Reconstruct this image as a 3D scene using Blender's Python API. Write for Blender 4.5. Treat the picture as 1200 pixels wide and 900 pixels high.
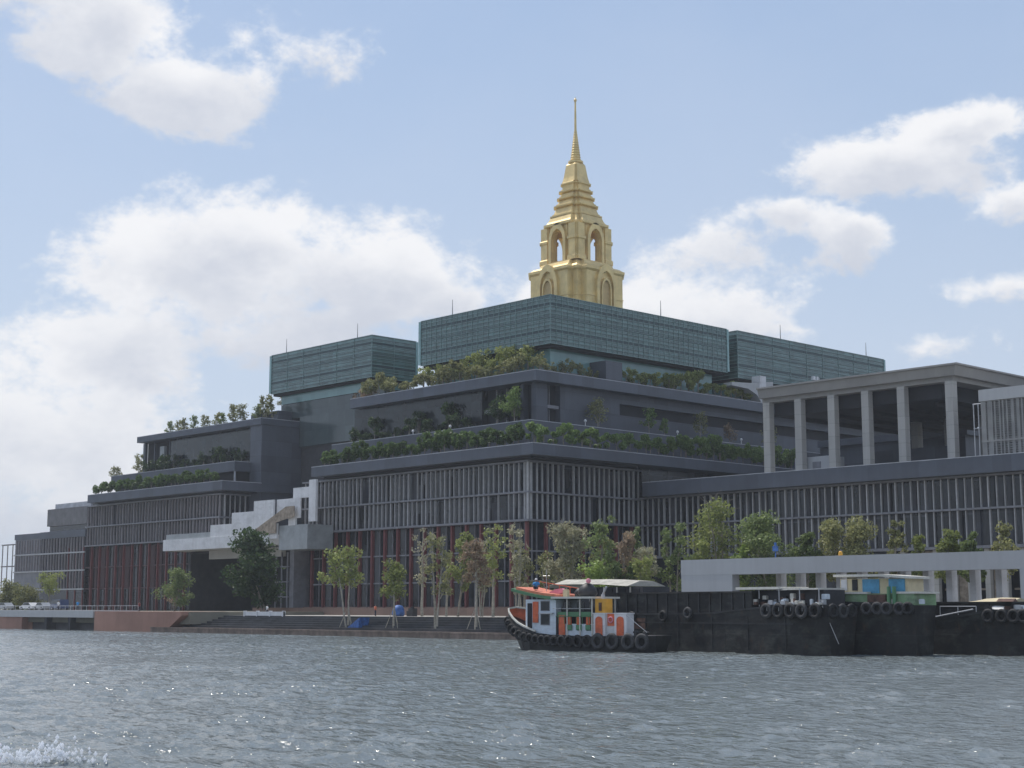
import bpy, math, random
import numpy as np
from math import radians as R, sin, cos, pi
from mathutils import Vector, Matrix
random.seed(7)
for o in list(bpy.data.objects): bpy.data.objects.remove(o)
S = bpy.context.scene
COL = S.collection

# ---------------------------------------------------------------- camera
CAM = Vector((-180.56, -187.10, 4.0))
HEAD = R(43.376)                       # world +X and +Y follow the building; the camera looks between them
cd = bpy.data.cameras.new('camera'); cam = bpy.data.objects.new('camera', cd); COL.objects.link(cam)
cam.location = CAM
cam.rotation_euler = (R(90 + 8.373), 0, -HEAD)
cd.sensor_width = 36; cd.lens = 36 * 1780 / 1200
cd.clip_start = .5; cd.clip_end = 20000
S.camera = cam

# ---------------------------------------------------------------- light
SUN_AZ, SUN_EL = R(-46), R(59)         # left of the view direction, high
def cam2world(az):                     # direction at azimuth az (right positive) of the camera heading
    x, y = sin(az), cos(az)
    sA, cA = sin(HEAD), cos(HEAD)
    return (x * cA + y * sA, -x * sA + y * cA)
sx, sy = cam2world(SUN_AZ)
sd = bpy.data.lights.new('sun', 'SUN'); sun = bpy.data.objects.new('sun', sd); COL.objects.link(sun)
sd.energy = 3.6; sd.angle = R(.6); sd.color = (1, .95, .88)
sun.rotation_euler = Vector((sx * cos(SUN_EL), sy * cos(SUN_EL), sin(SUN_EL))).to_track_quat('Z', 'Y').to_euler()
S.view_settings.view_transform = 'Standard'
S.view_settings.look = 'None'
S.view_settings.gamma = 1
S.view_settings.use_curve_mapping = False
S.view_settings.exposure = 0.0

W = bpy.data.worlds.new("World"); S.world = W; W.use_nodes = True
def build_world():
    nt = W.node_tree; N = nt.nodes; L = nt.links; N.clear()
    def n(t, **k):
        a = N.new(t)
        for q, v in k.items(): setattr(a, q, v)
        return a
    def m(op, a, b=None, c=None, clamp=False):
        x = n('ShaderNodeMath', operation=op, use_clamp=clamp)
        for i, v in enumerate((a, b, c)):
            if v is None: continue
            if isinstance(v, (int, float)): x.inputs[i].default_value = v
            else: L.new(v, x.inputs[i])
        return x.outputs[0]
    tc = n('ShaderNodeTexCoord'); D = tc.outputs['Generated']
    sep = n('ShaderNodeSeparateXYZ'); L.new(D, sep.inputs[0])
    X, Y, Z = sep.outputs
    sA, cA = sin(HEAD), cos(HEAD)
    rx = m('SUBTRACT', m('MULTIPLY', X, cA), m('MULTIPLY', Y, sA))
    fy = m('ADD', m('MULTIPLY', X, sA), m('MULTIPLY', Y, cA))
    az = m('MULTIPLY', m('ARCTAN2', rx, fy), 180 / pi)      # compass angle, degrees
    el = m('MULTIPLY', m('ARCSINE', Z), 180 / pi)
    def noise(scale, detail, rough, off=0., dist=0.):
        mp = n('ShaderNodeMapping'); L.new(D, mp.inputs[0])
        mp.inputs['Location'].default_value = (off, off * .7, off * .3)
        mp.inputs['Scale'].default_value = (1, 1, 1.5)
        t = n('ShaderNodeTexNoise'); L.new(mp.outputs[0], t.inputs['Vector'])
        t.inputs['Scale'].default_value = scale; t.inputs['Detail'].default_value = detail
        t.inputs['Roughness'].default_value = rough; t.inputs['Distortion'].default_value = dist
        return t.outputs['Fac']
    nA = m('SUBTRACT', noise(11, 9, .58, 3.1, .25), .5)
    nB = m('SUBTRACT', noise(34, 7, .62, 9.4, .1), .5)
    nF = m('SUBTRACT', noise(90, 5, .6, 2.2), .5)
    nC = m('SUBTRACT', noise(4.2, 6, .55, 1.7), .5)
    nS = m('SUBTRACT', noise(14, 6, .55, 5.5), .5)
    # cloud banks: azimuth, elevation, half width, half height (degrees), weight
    B = [(-19.5, 22.4, 6, 2.6, 1), (-15.6, 20.9, 4.2, 2.5, 1), (-12.6, 19.0, 3.0, 2.1, 1), (-26, 22.5, 6, 3.2, 1),
         (-8.6, 20.4, 2.6, 1.5, .34),
         (-10.6, 12.6, 6.8, 3.4, 1), (-6.0, 12.2, 6.0, 3.4, 1), (-14.5, 9.6, 5.0, 2.4, .95), (-22, 6.8, 6, 3.0, .8), (-2.8, 11.0, 2.8, 2.1, .9),
         (-18.5, 6, 9, 3.6, .75), (-14, 3.4, 13, 2.2, .6), (-30, 8, 9, 5, .9),
         (5.6, 10.9, 6.0, 2.2, 1), (2.2, 10.9, 3.4, 2.2, .9), (8.2, 13.4, 2.2, 1.1, .55), (10.0, 13.9, 2.6, 1.2, .9), (12.2, 13.4, 2.4, 1.1, 1),
         (14.4, 16.3, 4.4, 1.6, 1), (16.8, 17.3, 2.6, 1.2, 1), (12.9, 15.8, 2.6, 1.6, .9), (19.2, 14.6, 1.9, 1.0, .8), (22.5, 15, 3, 2, .8),
         (18.6, 11.3, 2.6, .9, .55), (16.0, 9.0, 2.8, .9, .5), (9, 8.4, 3.4, .9, .5),
         # beyond the frame, for the light and the reflections
         (45, 14, 14, 5, 1), (-55, 16, 16, 7, 1), (75, 22, 14, 7, 1), (-90, 30, 18, 10, 1), (120, 25, 22, 9, 1), (170, 24, 26, 10, 1),
         (-140, 22, 20, 9, 1), (10, 44, 18, 8, .9), (-45, 50, 14, 8, .8), (60, 50, 16, 9, .9), (150, 55, 40, 10, .9)]
    nD = m('SUBTRACT', noise(8.5, 3, .5, 12.3), .5)
    azw = m('ADD', az, m('ADD', m('MULTIPLY', nC, 6), m('MULTIPLY', nD, 5))); elw = m('ADD', el, m('ADD', m('MULTIPLY', nA, 3.0), m('MULTIPLY', nD, 2.0)))
    F = None; SW = None; SH = None
    for (a, e, ra, re, w) in B:
        ha = m('DIVIDE', m('SUBTRACT', azw, a), ra); he = m('DIVIDE', m('SUBTRACT', elw, e), re)
        d = m('SQRT', m('ADD', m('MULTIPLY', ha, ha), m('MULTIPLY', he, he)))
        f = m('MULTIPLY', m('SUBTRACT', 1.0, d), w)
        wt = m('POWER', m('MAXIMUM', m('ADD', f, .45), .001), 2.5); wh = m('MULTIPLY', wt, he)
        if F is None: F, SW, SH = f, wt, wh
        else:
            F = m('SMOOTH_MAX', f, F, .22); SW = m('ADD', SW, wt); SH = m('ADD', SH, wh)
    Hh = m('DIVIDE', SH, SW)
    dens = m('ADD', m('SUBTRACT', F, .06), m('ADD', m('MULTIPLY', nA, 1.6), m('ADD', m('MULTIPLY', nB, 1.0), m('MULTIPLY', nF, .45))))
    mr = n('ShaderNodeMapRange', interpolation_type='SMOOTHSTEP'); L.new(dens, mr.inputs[0])
    mr.inputs[1].default_value = -.06; mr.inputs[2].default_value = .42; mr.inputs[4].default_value = .97
    alpha = mr.outputs[0]
    # softer, greyer lower halves
    br = n('ShaderNodeMapRange', interpolation_type='SMOOTHSTEP')
    L.new(m('ADD', Hh, m('ADD', m('ADD', m('MULTIPLY', nS, 1.4), m('MULTIPLY', nB, 1.0)), m('MULTIPLY', m('SUBTRACT', .55, dens), .8))), br.inputs[0])
    br.inputs[1].default_value = -.75; br.inputs[2].default_value = .6
    def mix(f, a, b):
        x = n('ShaderNodeMix', data_type='RGBA')
        if isinstance(f, (int, float)): x.inputs[0].default_value = f
        else: L.new(f, x.inputs[0])
        for i, v in ((6, a), (7, b)):
            if isinstance(v, tuple): x.inputs[i].default_value = (*v, 1)
            else: L.new(v, x.inputs[i])
        return x.outputs[2]
    sky = n('ShaderNodeTexSky', sky_type='NISHITA'); sky.sun_disc = False
    sky.sun_elevation = SUN_EL; sky.sun_rotation = math.atan2(sx, sy)
    sky.air_density = 1.0; sky.dust_density = 1.4; sky.ozone_density = 1.6; sky.altitude = 10
    K = 10.0
    hz = n('ShaderNodeMapRange'); L.new(el, hz.inputs[0])
    hz.inputs[1].default_value = 0; hz.inputs[2].default_value = 40; hz.inputs[3].default_value = .86; hz.inputs[4].default_value = .50
    tone = n('ShaderNodeMapRange'); L.new(el, tone.inputs[0]); tone.inputs[1].default_value = 1; tone.inputs[2].default_value = 24
    haze = mix(tone.outputs[0], (.69 * K, .78 * K, .90 * K), (.44 * K, .60 * K, .87 * K))
    base = mix(hz.outputs[0], sky.outputs[0], haze)
    # thin high veil
    vv = m('MULTIPLY', m('ADD', nC, .12), .55, clamp=True)
    base = mix(vv, base, (.66 * K, .72 * K, .86 * K))
    cl = mix(br.outputs[0], (.63 * K, .665 * K, .75 * K), (.97 * K, .97 * K, .985 * K))
    col = mix(alpha, base, cl)
    bg = n('ShaderNodeBackground'); L.new(col, bg.inputs[0]); bg.inputs[1].default_value = .1
    out = n('ShaderNodeOutputWorld'); L.new(bg.outputs[0], out.inputs[0])
build_world()

# ---------------------------------------------------------------- materials
def mat(name, col, rough=.7, metal=0., var=.12, scale=.6, bump=0., spec=.5, col2=None, stretch=(1, 1, 1), streak=0., bscale=None):
    m = bpy.data.materials.new(name); m.use_nodes = True
    nt = m.node_tree; b = nt.nodes['Principled BSDF']; L = nt.links
    b.inputs['Roughness'].default_value = rough; b.inputs['Metallic'].default_value = metal
    b.inputs['Specular IOR Level'].default_value = spec
    tc = nt.nodes.new('ShaderNodeTexCoord'); mp = nt.nodes.new('ShaderNodeMapping'); L.new(tc.outputs['Object'], mp.inputs[0])
    mp.inputs['Scale'].default_value = stretch
    t = nt.nodes.new('ShaderNodeTexNoise'); L.new(mp.outputs[0], t.inputs['Vector'])
    t.inputs['Scale'].default_value = scale; t.inputs['Detail'].default_value = 7; t.inputs['Roughness'].default_value = .65
    c2 = col2 or tuple(c * (1 + 2.2 * var) for c in col); c1 = tuple(c * (1 - 1.6 * var) for c in col) if not col2 else col
    cr = nt.nodes.new('ShaderNodeValToRGB'); L.new(t.outputs['Fac'], cr.inputs[0])
    cr.color_ramp.elements[0].position = .32; cr.color_ramp.elements[1].position = .68
    cr.color_ramp.elements[0].color = (*c1, 1); cr.color_ramp.elements[1].color = (*c2, 1)
    out = cr.outputs[0]
    if streak:
        mp2 = nt.nodes.new('ShaderNodeMapping'); L.new(tc.outputs['Object'], mp2.inputs[0]); mp2.inputs['Scale'].default_value = (1.6, 1.6, .12)
        t2 = nt.nodes.new('ShaderNodeTexNoise'); L.new(mp2.outputs[0], t2.inputs['Vector']); t2.inputs['Scale'].default_value = 1.; t2.inputs['Detail'].default_value = 6
        r2 = nt.nodes.new('ShaderNodeMapRange'); L.new(t2.outputs['Fac'], r2.inputs[0]); r2.inputs[1].default_value = .45; r2.inputs[2].default_value = .75
        r2.inputs[4].default_value = streak
        mx = nt.nodes.new('ShaderNodeMix'); mx.data_type = 'RGBA'; L.new(r2.outputs[0], mx.inputs[0]); L.new(out, mx.inputs[6])
        mx.inputs[7].default_value = (col[0] * .55, col[1] * .52, col[2] * .5, 1); out = mx.outputs[2]
    L.new(out, b.inputs['Base Color'])
    if bump:
        t3 = nt.nodes.new('ShaderNodeTexNoise'); L.new(tc.outputs['Object'], t3.inputs['Vector']); t3.inputs['Scale'].default_value = bscale or scale * 6; t3.inputs['Detail'].default_value = 5
        bp = nt.nodes.new('ShaderNodeBump'); bp.inputs['Strength'].default_value = bump; bp.inputs['Distance'].default_value = .05
        L.new(t3.outputs['Fac'], bp.inputs['Height']); L.new(bp.outputs[0], b.inputs['Normal'])
    return m

def panel_mat(name, col, px, py, pz, gap=.03, dark=.5, rough=.7, metal=0., var=.1, bump=0., spec=.5, tint=None):
    """cladding in panels: each panel has its own slight tone, thin joints between them (sizes in metres)"""
    m = mat(name, col, rough, metal, var * .5, .25, bump, spec, streak=.15)
    nt = m.node_tree; L = nt.links; b = nt.nodes['Principled BSDF']
    src = b.inputs['Base Color'].links[0].from_socket
    tc = nt.nodes.new('ShaderNodeTexCoord')
    dv = nt.nodes.new('ShaderNodeVectorMath'); dv.operation = 'DIVIDE'; L.new(tc.outputs['Object'], dv.inputs[0]); dv.inputs[1].default_value = (px, py, pz)
    ad = nt.nodes.new('ShaderNodeVectorMath'); ad.operation = 'ADD'; L.new(dv.outputs[0], ad.inputs[0]); ad.inputs[1].default_value = (.137, .171, .113)
    fl = nt.nodes.new('ShaderNodeVectorMath'); fl.operation = 'FLOOR'; L.new(ad.outputs[0], fl.inputs[0])
    wn = nt.nodes.new('ShaderNodeTexWhiteNoise'); L.new(fl.outputs[0], wn.inputs['Vector'])
    r = nt.nodes.new('ShaderNodeMapRange'); L.new(wn.outputs['Value'], r.inputs[0]); r.inputs[3].default_value = 1 - var; r.inputs[4].default_value = 1 + var
    fr = nt.nodes.new('ShaderNodeVectorMath'); fr.operation = 'FRACTION'; L.new(ad.outputs[0], fr.inputs[0])
    sp = nt.nodes.new('ShaderNodeSeparateXYZ'); L.new(fr.outputs[0], sp.inputs[0])
    zz = nt.nodes.new('ShaderNodeMath'); zz.operation = 'LESS_THAN'; L.new(sp.outputs['Z'], zz.inputs[0]); zz.inputs[1].default_value = gap / pz * 2
    j = nt.nodes.new('ShaderNodeMath'); j.operation = 'MULTIPLY_ADD'; L.new(zz.outputs[0], j.inputs[0]); j.inputs[1].default_value = -(1 - dark); j.inputs[2].default_value = 1
    mu = nt.nodes.new('ShaderNodeMath'); mu.operation = 'MULTIPLY'; L.new(r.outputs[0], mu.inputs[0]); L.new(j.outputs[0], mu.inputs[1])
    vm = nt.nodes.new('ShaderNodeVectorMath'); vm.operation = 'SCALE'; L.new(src, vm.inputs[0]); L.new(mu.outputs[0], vm.inputs['Scale'])
    L.new(vm.outputs[0], b.inputs['Base Color'])
    return m

M = {}
M['slate'] = panel_mat('slate_cladding', (.084, .096, .122), 3.1, 3.1, 6, .02, .75, .55, var=.12)
M['slate_wall'] = panel_mat('slate_wall_panels', (.078, .088, .110), 4.2, 4.2, 3.4, .04, .7, .55, var=.13)
M['coping'] = mat('pale_coping', (.42, .43, .46), .6)
M['fin'] = mat('aluminium_fin', (.43, .43, .435), .5, .1, .08, 1.5, streak=.3)
M['fin_brown'] = mat('bronze_grey_fin', (.31, .285, .295), .55, .1, .08, 1.5, streak=.3)
M['rail'] = mat('grey_rail', (.20, .20, .22), .55)
M['glass_dark'] = panel_mat('dark_window_glass', (.017, .019, .026), 1.3, 1.3, 5.1, .12, 2.0, .18, var=.6, spec=.45)
M['glass_lobby'] = panel_mat('lobby_window_glass', (.020, .023, .030), 1.3, 1.3, 2.6, .06, 1.15, .14, var=.5, spec=.4)
M['glass_grey'] = panel_mat('grey_green_glass', (.060, .082, .086), 3.0, 3.0, 4, .04, .8, .14, var=.16, spec=.5)
M['glass_up'] = panel_mat('terrace_window_glass', (.016, .021, .024), 2.6, 2.6, 4, .05, .8, .09, var=.4, spec=.42)
M['blind'] = mat('drawn_grey_blind', (.062, .064, .074), .7)
M['far'] = mat('far_grey_cladding', (.165, .16, .165), .7, streak=.3)
M['dark'] = mat('painted_recess_shade', (.018, .019, .024), .8)  # near-black puts the shade of recesses, soffits and openings into the colour
M['darkwall'] = mat('charcoal_wall_and_shade', (.042, .042, .047), .85, var=.15, bump=.1)  # charcoal for dark walls; also paints shade in portal, deck opening and ceiling beams
M['red'] = mat('oxide_red_paint', (.175, .046, .046), .6, var=.12, streak=.35)
M['reddark'] = mat('dark_red_frame', (.075, .035, .038), .6)
M['teal'] = panel_mat('teal_curtain_glass', (.066, .122, .118), 1.5, 1.5, .95, .12, 1.7, .16, var=.24, spec=.75)
M['teal_plain'] = panel_mat('teal_plain_glass', (.16, .30, .30), 3.2, 3.2, 8, .02, .9, .15, var=.08, spec=.7)
M['teal_line'] = mat('teal_mullion', (.19, .28, .27), .4, .2, .1)
M['teal_band'] = mat('dark_teal_spandrel', (.022, .050, .058), .4, .1, .1)
M['teal_edge'] = mat('pale_glass_edge', (.22, .38, .38), .25, 0, .08, spec=.7)
M['conc'] = panel_mat('fair_faced_concrete', (.45, .435, .405), 2.4, 2.4, 2.2, .03, .7, .85, var=.05, bump=.2)
M['conc_roof'] = panel_mat('weathered_concrete', (.33, .318, .30), 6, 6, 30, .03, .8, .85, var=.05, bump=.2)
M['conc_light'] = panel_mat('pale_painted_concrete', (.47, .475, .48), 7, 7, 30, .03, .85, .8, var=.03)
M['white'] = mat('off_white_render', (.72, .72, .73), .75, var=.05, streak=.25)
M['whiteglass'] = mat('frosted_glass_panel', (.30, .32, .33), .35, var=.1)
M['tan'] = mat('tan_timber_soffit', (.30, .245, .19), .8, var=.25, scale=1.2)
M['lattice'] = mat('lattice_concrete', (.27, .265, .255), .85, var=.12)
M['brown_brick'] = panel_mat('brown_brick', (.20, .135, .11), 3, 3, 9, .02, .7, .85, var=.1, bump=.15)
M['brick'] = panel_mat('terracotta_quay_facing', (.34, .19, .145), 4.5, 4.5, 30, .02, .7, .85, var=.12, bump=.15)
M['step'] = mat('dark_steps', (.040, .042, .047), .7, var=.3, scale=.35, streak=.4)  # near-black steps with random tone and darker streaks
M['lip'] = mat('weathered_stone_lip', (.19, .145, .12), .85, var=.25, scale=.5, streak=.6)
M['pave'] = mat('promenade_paving', (.34, .32, .29), .9, var=.12, scale=.3)
M['ground'] = mat('ground_soil', (.16, .15, .12), .95, var=.25, scale=.05)
M['leaf'] = None
M['bark'] = mat('grey_bark', (.25, .22, .18), .9, var=.25, scale=3)
M['bark_pale'] = mat('pale_bark', (.36, .33, .27), .9, var=.2, scale=3)
M['black'] = mat('black_hull_steel', (.020, .021, .024), .55, .1, .35, .5, bump=.3, streak=.5, bscale=2)
M['hull2'] = panel_mat('tarred_barge_plating', (.022, .022, .022), 2.6, 9, 1.9, .03, 1.5, .65, 0, .45, bump=.35, spec=.3)
def weather(m, rust=(.075, .045, .03), pale=(.075, .08, .07), amt=.55):
    nt = m.node_tree; L = nt.links; b = nt.nodes['Principled BSDF']; src = b.inputs['Base Color'].links[0].from_socket
    tc = nt.nodes.new('ShaderNodeTexCoord'); cur = src
    for sc, col, lo, hi, st in ((.55, pale, .50, .72, (1, 1, 1.6)), (1.3, rust, .56, .74, (1, 1, .6)), (.22, (.010, .010, .012), .5, .6, (1, 1, 3))):
        mp = nt.nodes.new('ShaderNodeMapping'); L.new(tc.outputs['Object'], mp.inputs[0]); mp.inputs['Scale'].default_value = st; mp.inputs['Location'].default_value = (sc * 31, 4, 9)
        t = nt.nodes.new('ShaderNodeTexNoise'); L.new(mp.outputs[0], t.inputs['Vector']); t.inputs['Scale'].default_value = sc; t.inputs['Detail'].default_value = 9; t.inputs['Roughness'].default_value = .7
        r_ = nt.nodes.new('ShaderNodeMapRange'); L.new(t.outputs['Fac'], r_.inputs[0]); r_.inputs[1].default_value = lo; r_.inputs[2].default_value = hi; r_.inputs[4].default_value = amt
        x = nt.nodes.new('ShaderNodeMix'); x.data_type = 'RGBA'; L.new(r_.outputs[0], x.inputs[0]); L.new(cur, x.inputs[6]); x.inputs[7].default_value = (*col, 1); cur = x.outputs[2]
    L.new(cur, b.inputs['Base Color'])
M['rust'] = mat('rusty_steel', (.10, .055, .042), .85, var=.35, scale=1.5)
M['tyre'] = mat('tyre_rubber', (.017, .017, .018), .75, var=.2, scale=4)
M['tyre_grey'] = mat('weathered_tyre', (.045, .045, .047), .8, var=.3, scale=3)
M['orange'] = mat('orange_paint', (.62, .125, .045), .5, var=.12, scale=2)
M['orange_roof'] = mat('faded_orange_deck', (.62, .20, .12), .7, var=.15, scale=2)
M['green'] = mat('green_trim_paint', (.08, .20, .10), .5, var=.12)
M['mint'] = mat('mint_green_paint', (.20, .33, .17), .6, var=.12, streak=.3)
M['cab'] = mat('pale_blue_white_paint', (.64, .71, .78), .5, var=.05, streak=.3)
M['yellow'] = mat('yellow_paint', (.75, .38, .04), .5, var=.08)
M['tanroof'] = mat('dull_tan_roof', (.40, .38, .33), .8, var=.15, scale=1)
M['roofwhite'] = mat('cream_roof_sheet', (.60, .58, .52), .7, var=.08, scale=2)
M['blue'] = mat('sky_blue_paint', (.07, .26, .42), .5, var=.15, scale=2)
M['cream'] = mat('cream_paint', (.55, .47, .30), .6, var=.1)
M['tarp'] = mat('blue_tarpaulin', (.035, .11, .33), .55, var=.3, scale=2, bump=.3)
M['pink'] = mat('pink_cloth', (.65, .25, .32), .8)
M['skin'] = mat('skin', (.30, .17, .11), .6)
M['shirt'] = mat('blue_shirt', (.04, .25, .55), .8)
M['hat'] = mat('white_hat', (.7, .7, .7), .8)
M['trousers'] = mat('dark_trousers', (.03, .03, .05), .8)
M['steel'] = mat('galvanised_steel', (.45, .46, .48), .4, .6)
M['carwhite'] = mat('white_car_paint', (.6, .6, .6), .3)
M['carblue'] = mat('dark_blue_car_paint', (.03, .05, .12), .3)
M['carsilver'] = mat('silver_car_paint', (.32, .33, .34), .3, .4)
M['carred'] = mat('maroon_car_paint', (.14, .03, .03), .3)

weather(M['hull2'], amt=.75); weather(M['black'], amt=.35)
for k_, a_ in (('cab', .18), ('white', .12), ('orange', .22), ('yellow', .15), ('mint', .35)): weather(M[k_], (.22, .12, .07), (.45, .44, .42), a_)
def gold():
    m = mat('gilded_tiles', (.74, .56, .25), .48, .34, .10, .35, bump=.12, spec=.6, streak=.2, bscale=1.5)
    return m
M['gold'] = gold()
M['gold_shadow'] = mat('gilded_painted_shade', (.52, .37, .17), .55, .3, .1)  # darker copy of the gilding, with the arch shade put into its colour

def leaf_mat(name, a, b, tr=.38):
    m = bpy.data.materials.new(name); m.use_nodes = True
    nt = m.node_tree; L = nt.links; nt.nodes.remove(nt.nodes['Principled BSDF'])
    g = nt.nodes.new('ShaderNodeNewGeometry'); oi = nt.nodes.new('ShaderNodeObjectInfo')
    t = nt.nodes.new('ShaderNodeTexNoise'); tc = nt.nodes.new('ShaderNodeTexCoord'); L.new(tc.outputs['Object'], t.inputs['Vector'])
    t.inputs['Scale'].default_value = .9; t.inputs['Detail'].default_value = 4
    ad = nt.nodes.new('ShaderNodeMath'); ad.operation = 'MULTIPLY_ADD'; L.new(g.outputs['Random Per Island'], ad.inputs[0]); ad.inputs[1].default_value = .55
    ad2 = nt.nodes.new('ShaderNodeMath'); ad2.operation = 'MULTIPLY_ADD'; L.new(oi.outputs['Random'], ad2.inputs[0]); ad2.inputs[1].default_value = .35
    ad2.inputs[2].default_value = -.4; L.new(ad2.outputs[0], ad.inputs[2])
    s = nt.nodes.new('ShaderNodeMath'); s.operation = 'ADD'; L.new(ad.outputs[0], s.inputs[0]); L.new(t.outputs['Fac'], s.inputs[1])
    cr = nt.nodes.new('ShaderNodeValToRGB'); L.new(s.outputs[0], cr.inputs[0])
    cr.color_ramp.elements[0].position = .1; cr.color_ramp.elements[1].position = .9
    cr.color_ramp.elements[0].color = (*a, 1); cr.color_ramp.elements[1].color = (*b, 1)
    d = nt.nodes.new('ShaderNodeBsdfPrincipled'); d.inputs['Roughness'].default_value = .55; d.inputs['Specular IOR Level'].default_value = .35
    tr_ = nt.nodes.new('ShaderNodeBsdfTranslucent'); mx = nt.nodes.new('ShaderNodeMixShader'); mx.inputs[0].default_value = tr
    L.new(cr.outputs[0], d.inputs['Base Color']); L.new(cr.outputs[0], tr_.inputs[0])
    L.new(d.outputs[0], mx.inputs[1]); L.new(tr_.outputs[0], mx.inputs[2])
    L.new(mx.outputs[0], nt.nodes['Material Output'].inputs[0])
    return m
LM = {'green': leaf_mat('leaf_fresh_green', (0.085, 0.125, 0.04), (0.27, 0.33, 0.13)),
      'dark': leaf_mat('leaf_dark_green', (0.018, 0.04, 0.016), (0.07, 0.12, 0.04)),
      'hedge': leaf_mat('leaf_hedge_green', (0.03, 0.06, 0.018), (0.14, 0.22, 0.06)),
      'hedge_lit': leaf_mat('leaf_hedge_painted_light', (0.07, 0.13, 0.03), (0.24, 0.34, 0.1)),  # lighter copy of the hedge leaf, sunlight put into its colour
      'olive': leaf_mat('leaf_olive', (0.12, 0.13, 0.05), (0.34, 0.34, 0.15)),
      'yellow': leaf_mat('leaf_yellow_green', (0.14, 0.17, 0.05), (0.38, 0.42, 0.14)),
      'brown': leaf_mat('leaf_dry_brown', (0.2, 0.14, 0.09), (0.42, 0.32, 0.22)),
      'pale': leaf_mat('leaf_pale_dry', (0.24, 0.23, 0.14), (0.5, 0.48, 0.32)),
      'lime': leaf_mat('leaf_lime', (0.15, 0.22, 0.05), (0.36, 0.46, 0.13))}

# ---------------------------------------------------------------- mesh helpers
ORG = {}
class MB:
    def __init__(s): s.v = []; s.f = []; s.m = []
    def add(s, vs, fs, mi=0):
        k = len(s.v); s.v += [tuple(p) for p in vs]; s.f += [tuple(i + k for i in q) for q in fs]; s.m += [mi] * len(fs); return s
    def box(s, x0, x1, y0, y1, z0, z1, mi=0):
        x0, x1 = min(x0, x1), max(x0, x1); y0, y1 = min(y0, y1), max(y0, y1); z0, z1 = min(z0, z1), max(z0, z1)
        return s.add([(x0, y0, z0), (x1, y0, z0), (x1, y1, z0), (x0, y1, z0), (x0, y0, z1), (x1, y0, z1), (x1, y1, z1), (x0, y1, z1)],
                     [(0, 3, 2, 1), (4, 5, 6, 7), (0, 1, 5, 4), (1, 2, 6, 5), (2, 3, 7, 6), (3, 0, 4, 7)], mi)
    def loft(s, rings, mi=0, cap=True):
        n = len(rings[0]); vs = [p for r in rings for p in r]; fs = []
        for i in range(len(rings) - 1):
            for j in range(n):
                a = i * n + j; b = i * n + (j + 1) % n
                fs.append((a, b, b + n, a + n))
        if cap: fs.append(tuple(range(n - 1, -1, -1))); fs.append(tuple((len(rings) - 1) * n + j for j in range(n)))
        return s.add(vs, fs, mi)
    def prism(s, poly, z0, z1, mi=0): return s.loft([[(x, y, z0) for x, y in poly], [(x, y, z1) for x, y in poly]], mi)
    def prismY(s, poly, y0, y1, mi=0):   # poly in (x, z)
        return s.loft([[(x, y0, z) for x, z in poly], [(x, y1, z) for x, z in poly]], mi)
    def prismX(s, poly, x0, x1, mi=0):   # poly in (y, z)
        return s.loft([[(x0, y, z) for y, z in poly], [(x1, y, z) for y, z in poly]], mi)
    def tube(s, p0, p1, r0, r1=None, n=8, mi=0):
        r1 = r0 if r1 is None else r1; p0 = Vector(p0); p1 = Vector(p1); d = (p1 - p0)
        if d.length < 1e-6: return s
        q = d.to_track_quat('Z', 'Y'); rg = []
        for p, r in ((p0, r0), (p1, r1)):
            rg.append([tuple(p + q @ Vector((r * cos(2 * pi * k / n), r * sin(2 * pi * k / n), 0))) for k in range(n)])
        return s.loft(rg, mi)
    def lathe(s, prof, c, n=16, mi=0):
        return s.loft([[(c[0] + r * cos(2 * pi * k / n), c[1] + r * sin(2 * pi * k / n), c[2] + z) for k in range(n)] for r, z in prof], mi)
    def torus(s, c, axis, R_, r_, n=14, k=6, mi=0):
        c = Vector(c); q = Vector(axis).to_track_quat('Z', 'Y'); vs = []; fs = []
        for i in range(n):
            a = 2 * pi * i / n
            for j in range(k):
                b = 2 * pi * j / k
                vs.append(tuple(c + q @ Vector(((R_ + r_ * cos(b)) * cos(a), (R_ + r_ * cos(b)) * sin(a), r_ * sin(b)))))
                fs.append((i * k + j, ((i + 1) % n) * k + j, ((i + 1) % n) * k + (j + 1) % k, i * k + (j + 1) % k))
        return s.add(vs, fs, mi)
    def build(s, name, mats, parent=None, org=None, smooth=False, local=False):
        me = bpy.data.meshes.new(name)
        if not isinstance(mats, (list, tuple)): mats = [mats]
        if parent is not None: og = Vector((0, 0, 0)) if local else Vector(ORG.get(parent.name, (0, 0, 0)))
        else: og = Vector(org) if org is not None else Vector((0, 0, 0))
        me.from_pydata([tuple(Vector(p) - og) for p in s.v], [], s.f)
        for m_ in mats: me.materials.append(m_)
        if len(mats) > 1: me.polygons.foreach_set('material_index', s.m)
        me.update(); me.validate()
        if smooth: me.polygons.foreach_set('use_smooth', [True] * len(me.polygons))
        o = bpy.data.objects.new(name, me); COL.objects.link(o)
        if parent is not None: o.parent = parent; ORG[o.name] = og
        else: o.location = og; ORG[o.name] = og
        return o
def tag(o, label=None, cat=None, group=None, kind=None):
    if label: o['label'] = label
    if cat: o['category'] = cat
    if group: o['group'] = group
    if kind: o['kind'] = kind
    return o
def thing(name, loc, label, cat, group=None, rz=0.):
    o = bpy.data.objects.new(name, None); COL.objects.link(o); o.location = loc; o.rotation_euler = (0, 0, rz); o.empty_display_size = .5
    ORG[o.name] = Vector(loc)
    return tag(o, label, cat, group)
def copy_tree(src, loc, rz=0., sc=(1, 1, 1), label=None, group=None):
    def cp(o, par):
        c = o.copy(); COL.objects.link(c)
        if par is not None: c.parent = par
        for ch in o.children: cp(ch, c)
        return c
    c = cp(src, None); c.location = loc; c.rotation_euler = (0, 0, rz); c.scale = sc
    if label: c['label'] = label
    if group: c['group'] = group
    return c

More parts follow.
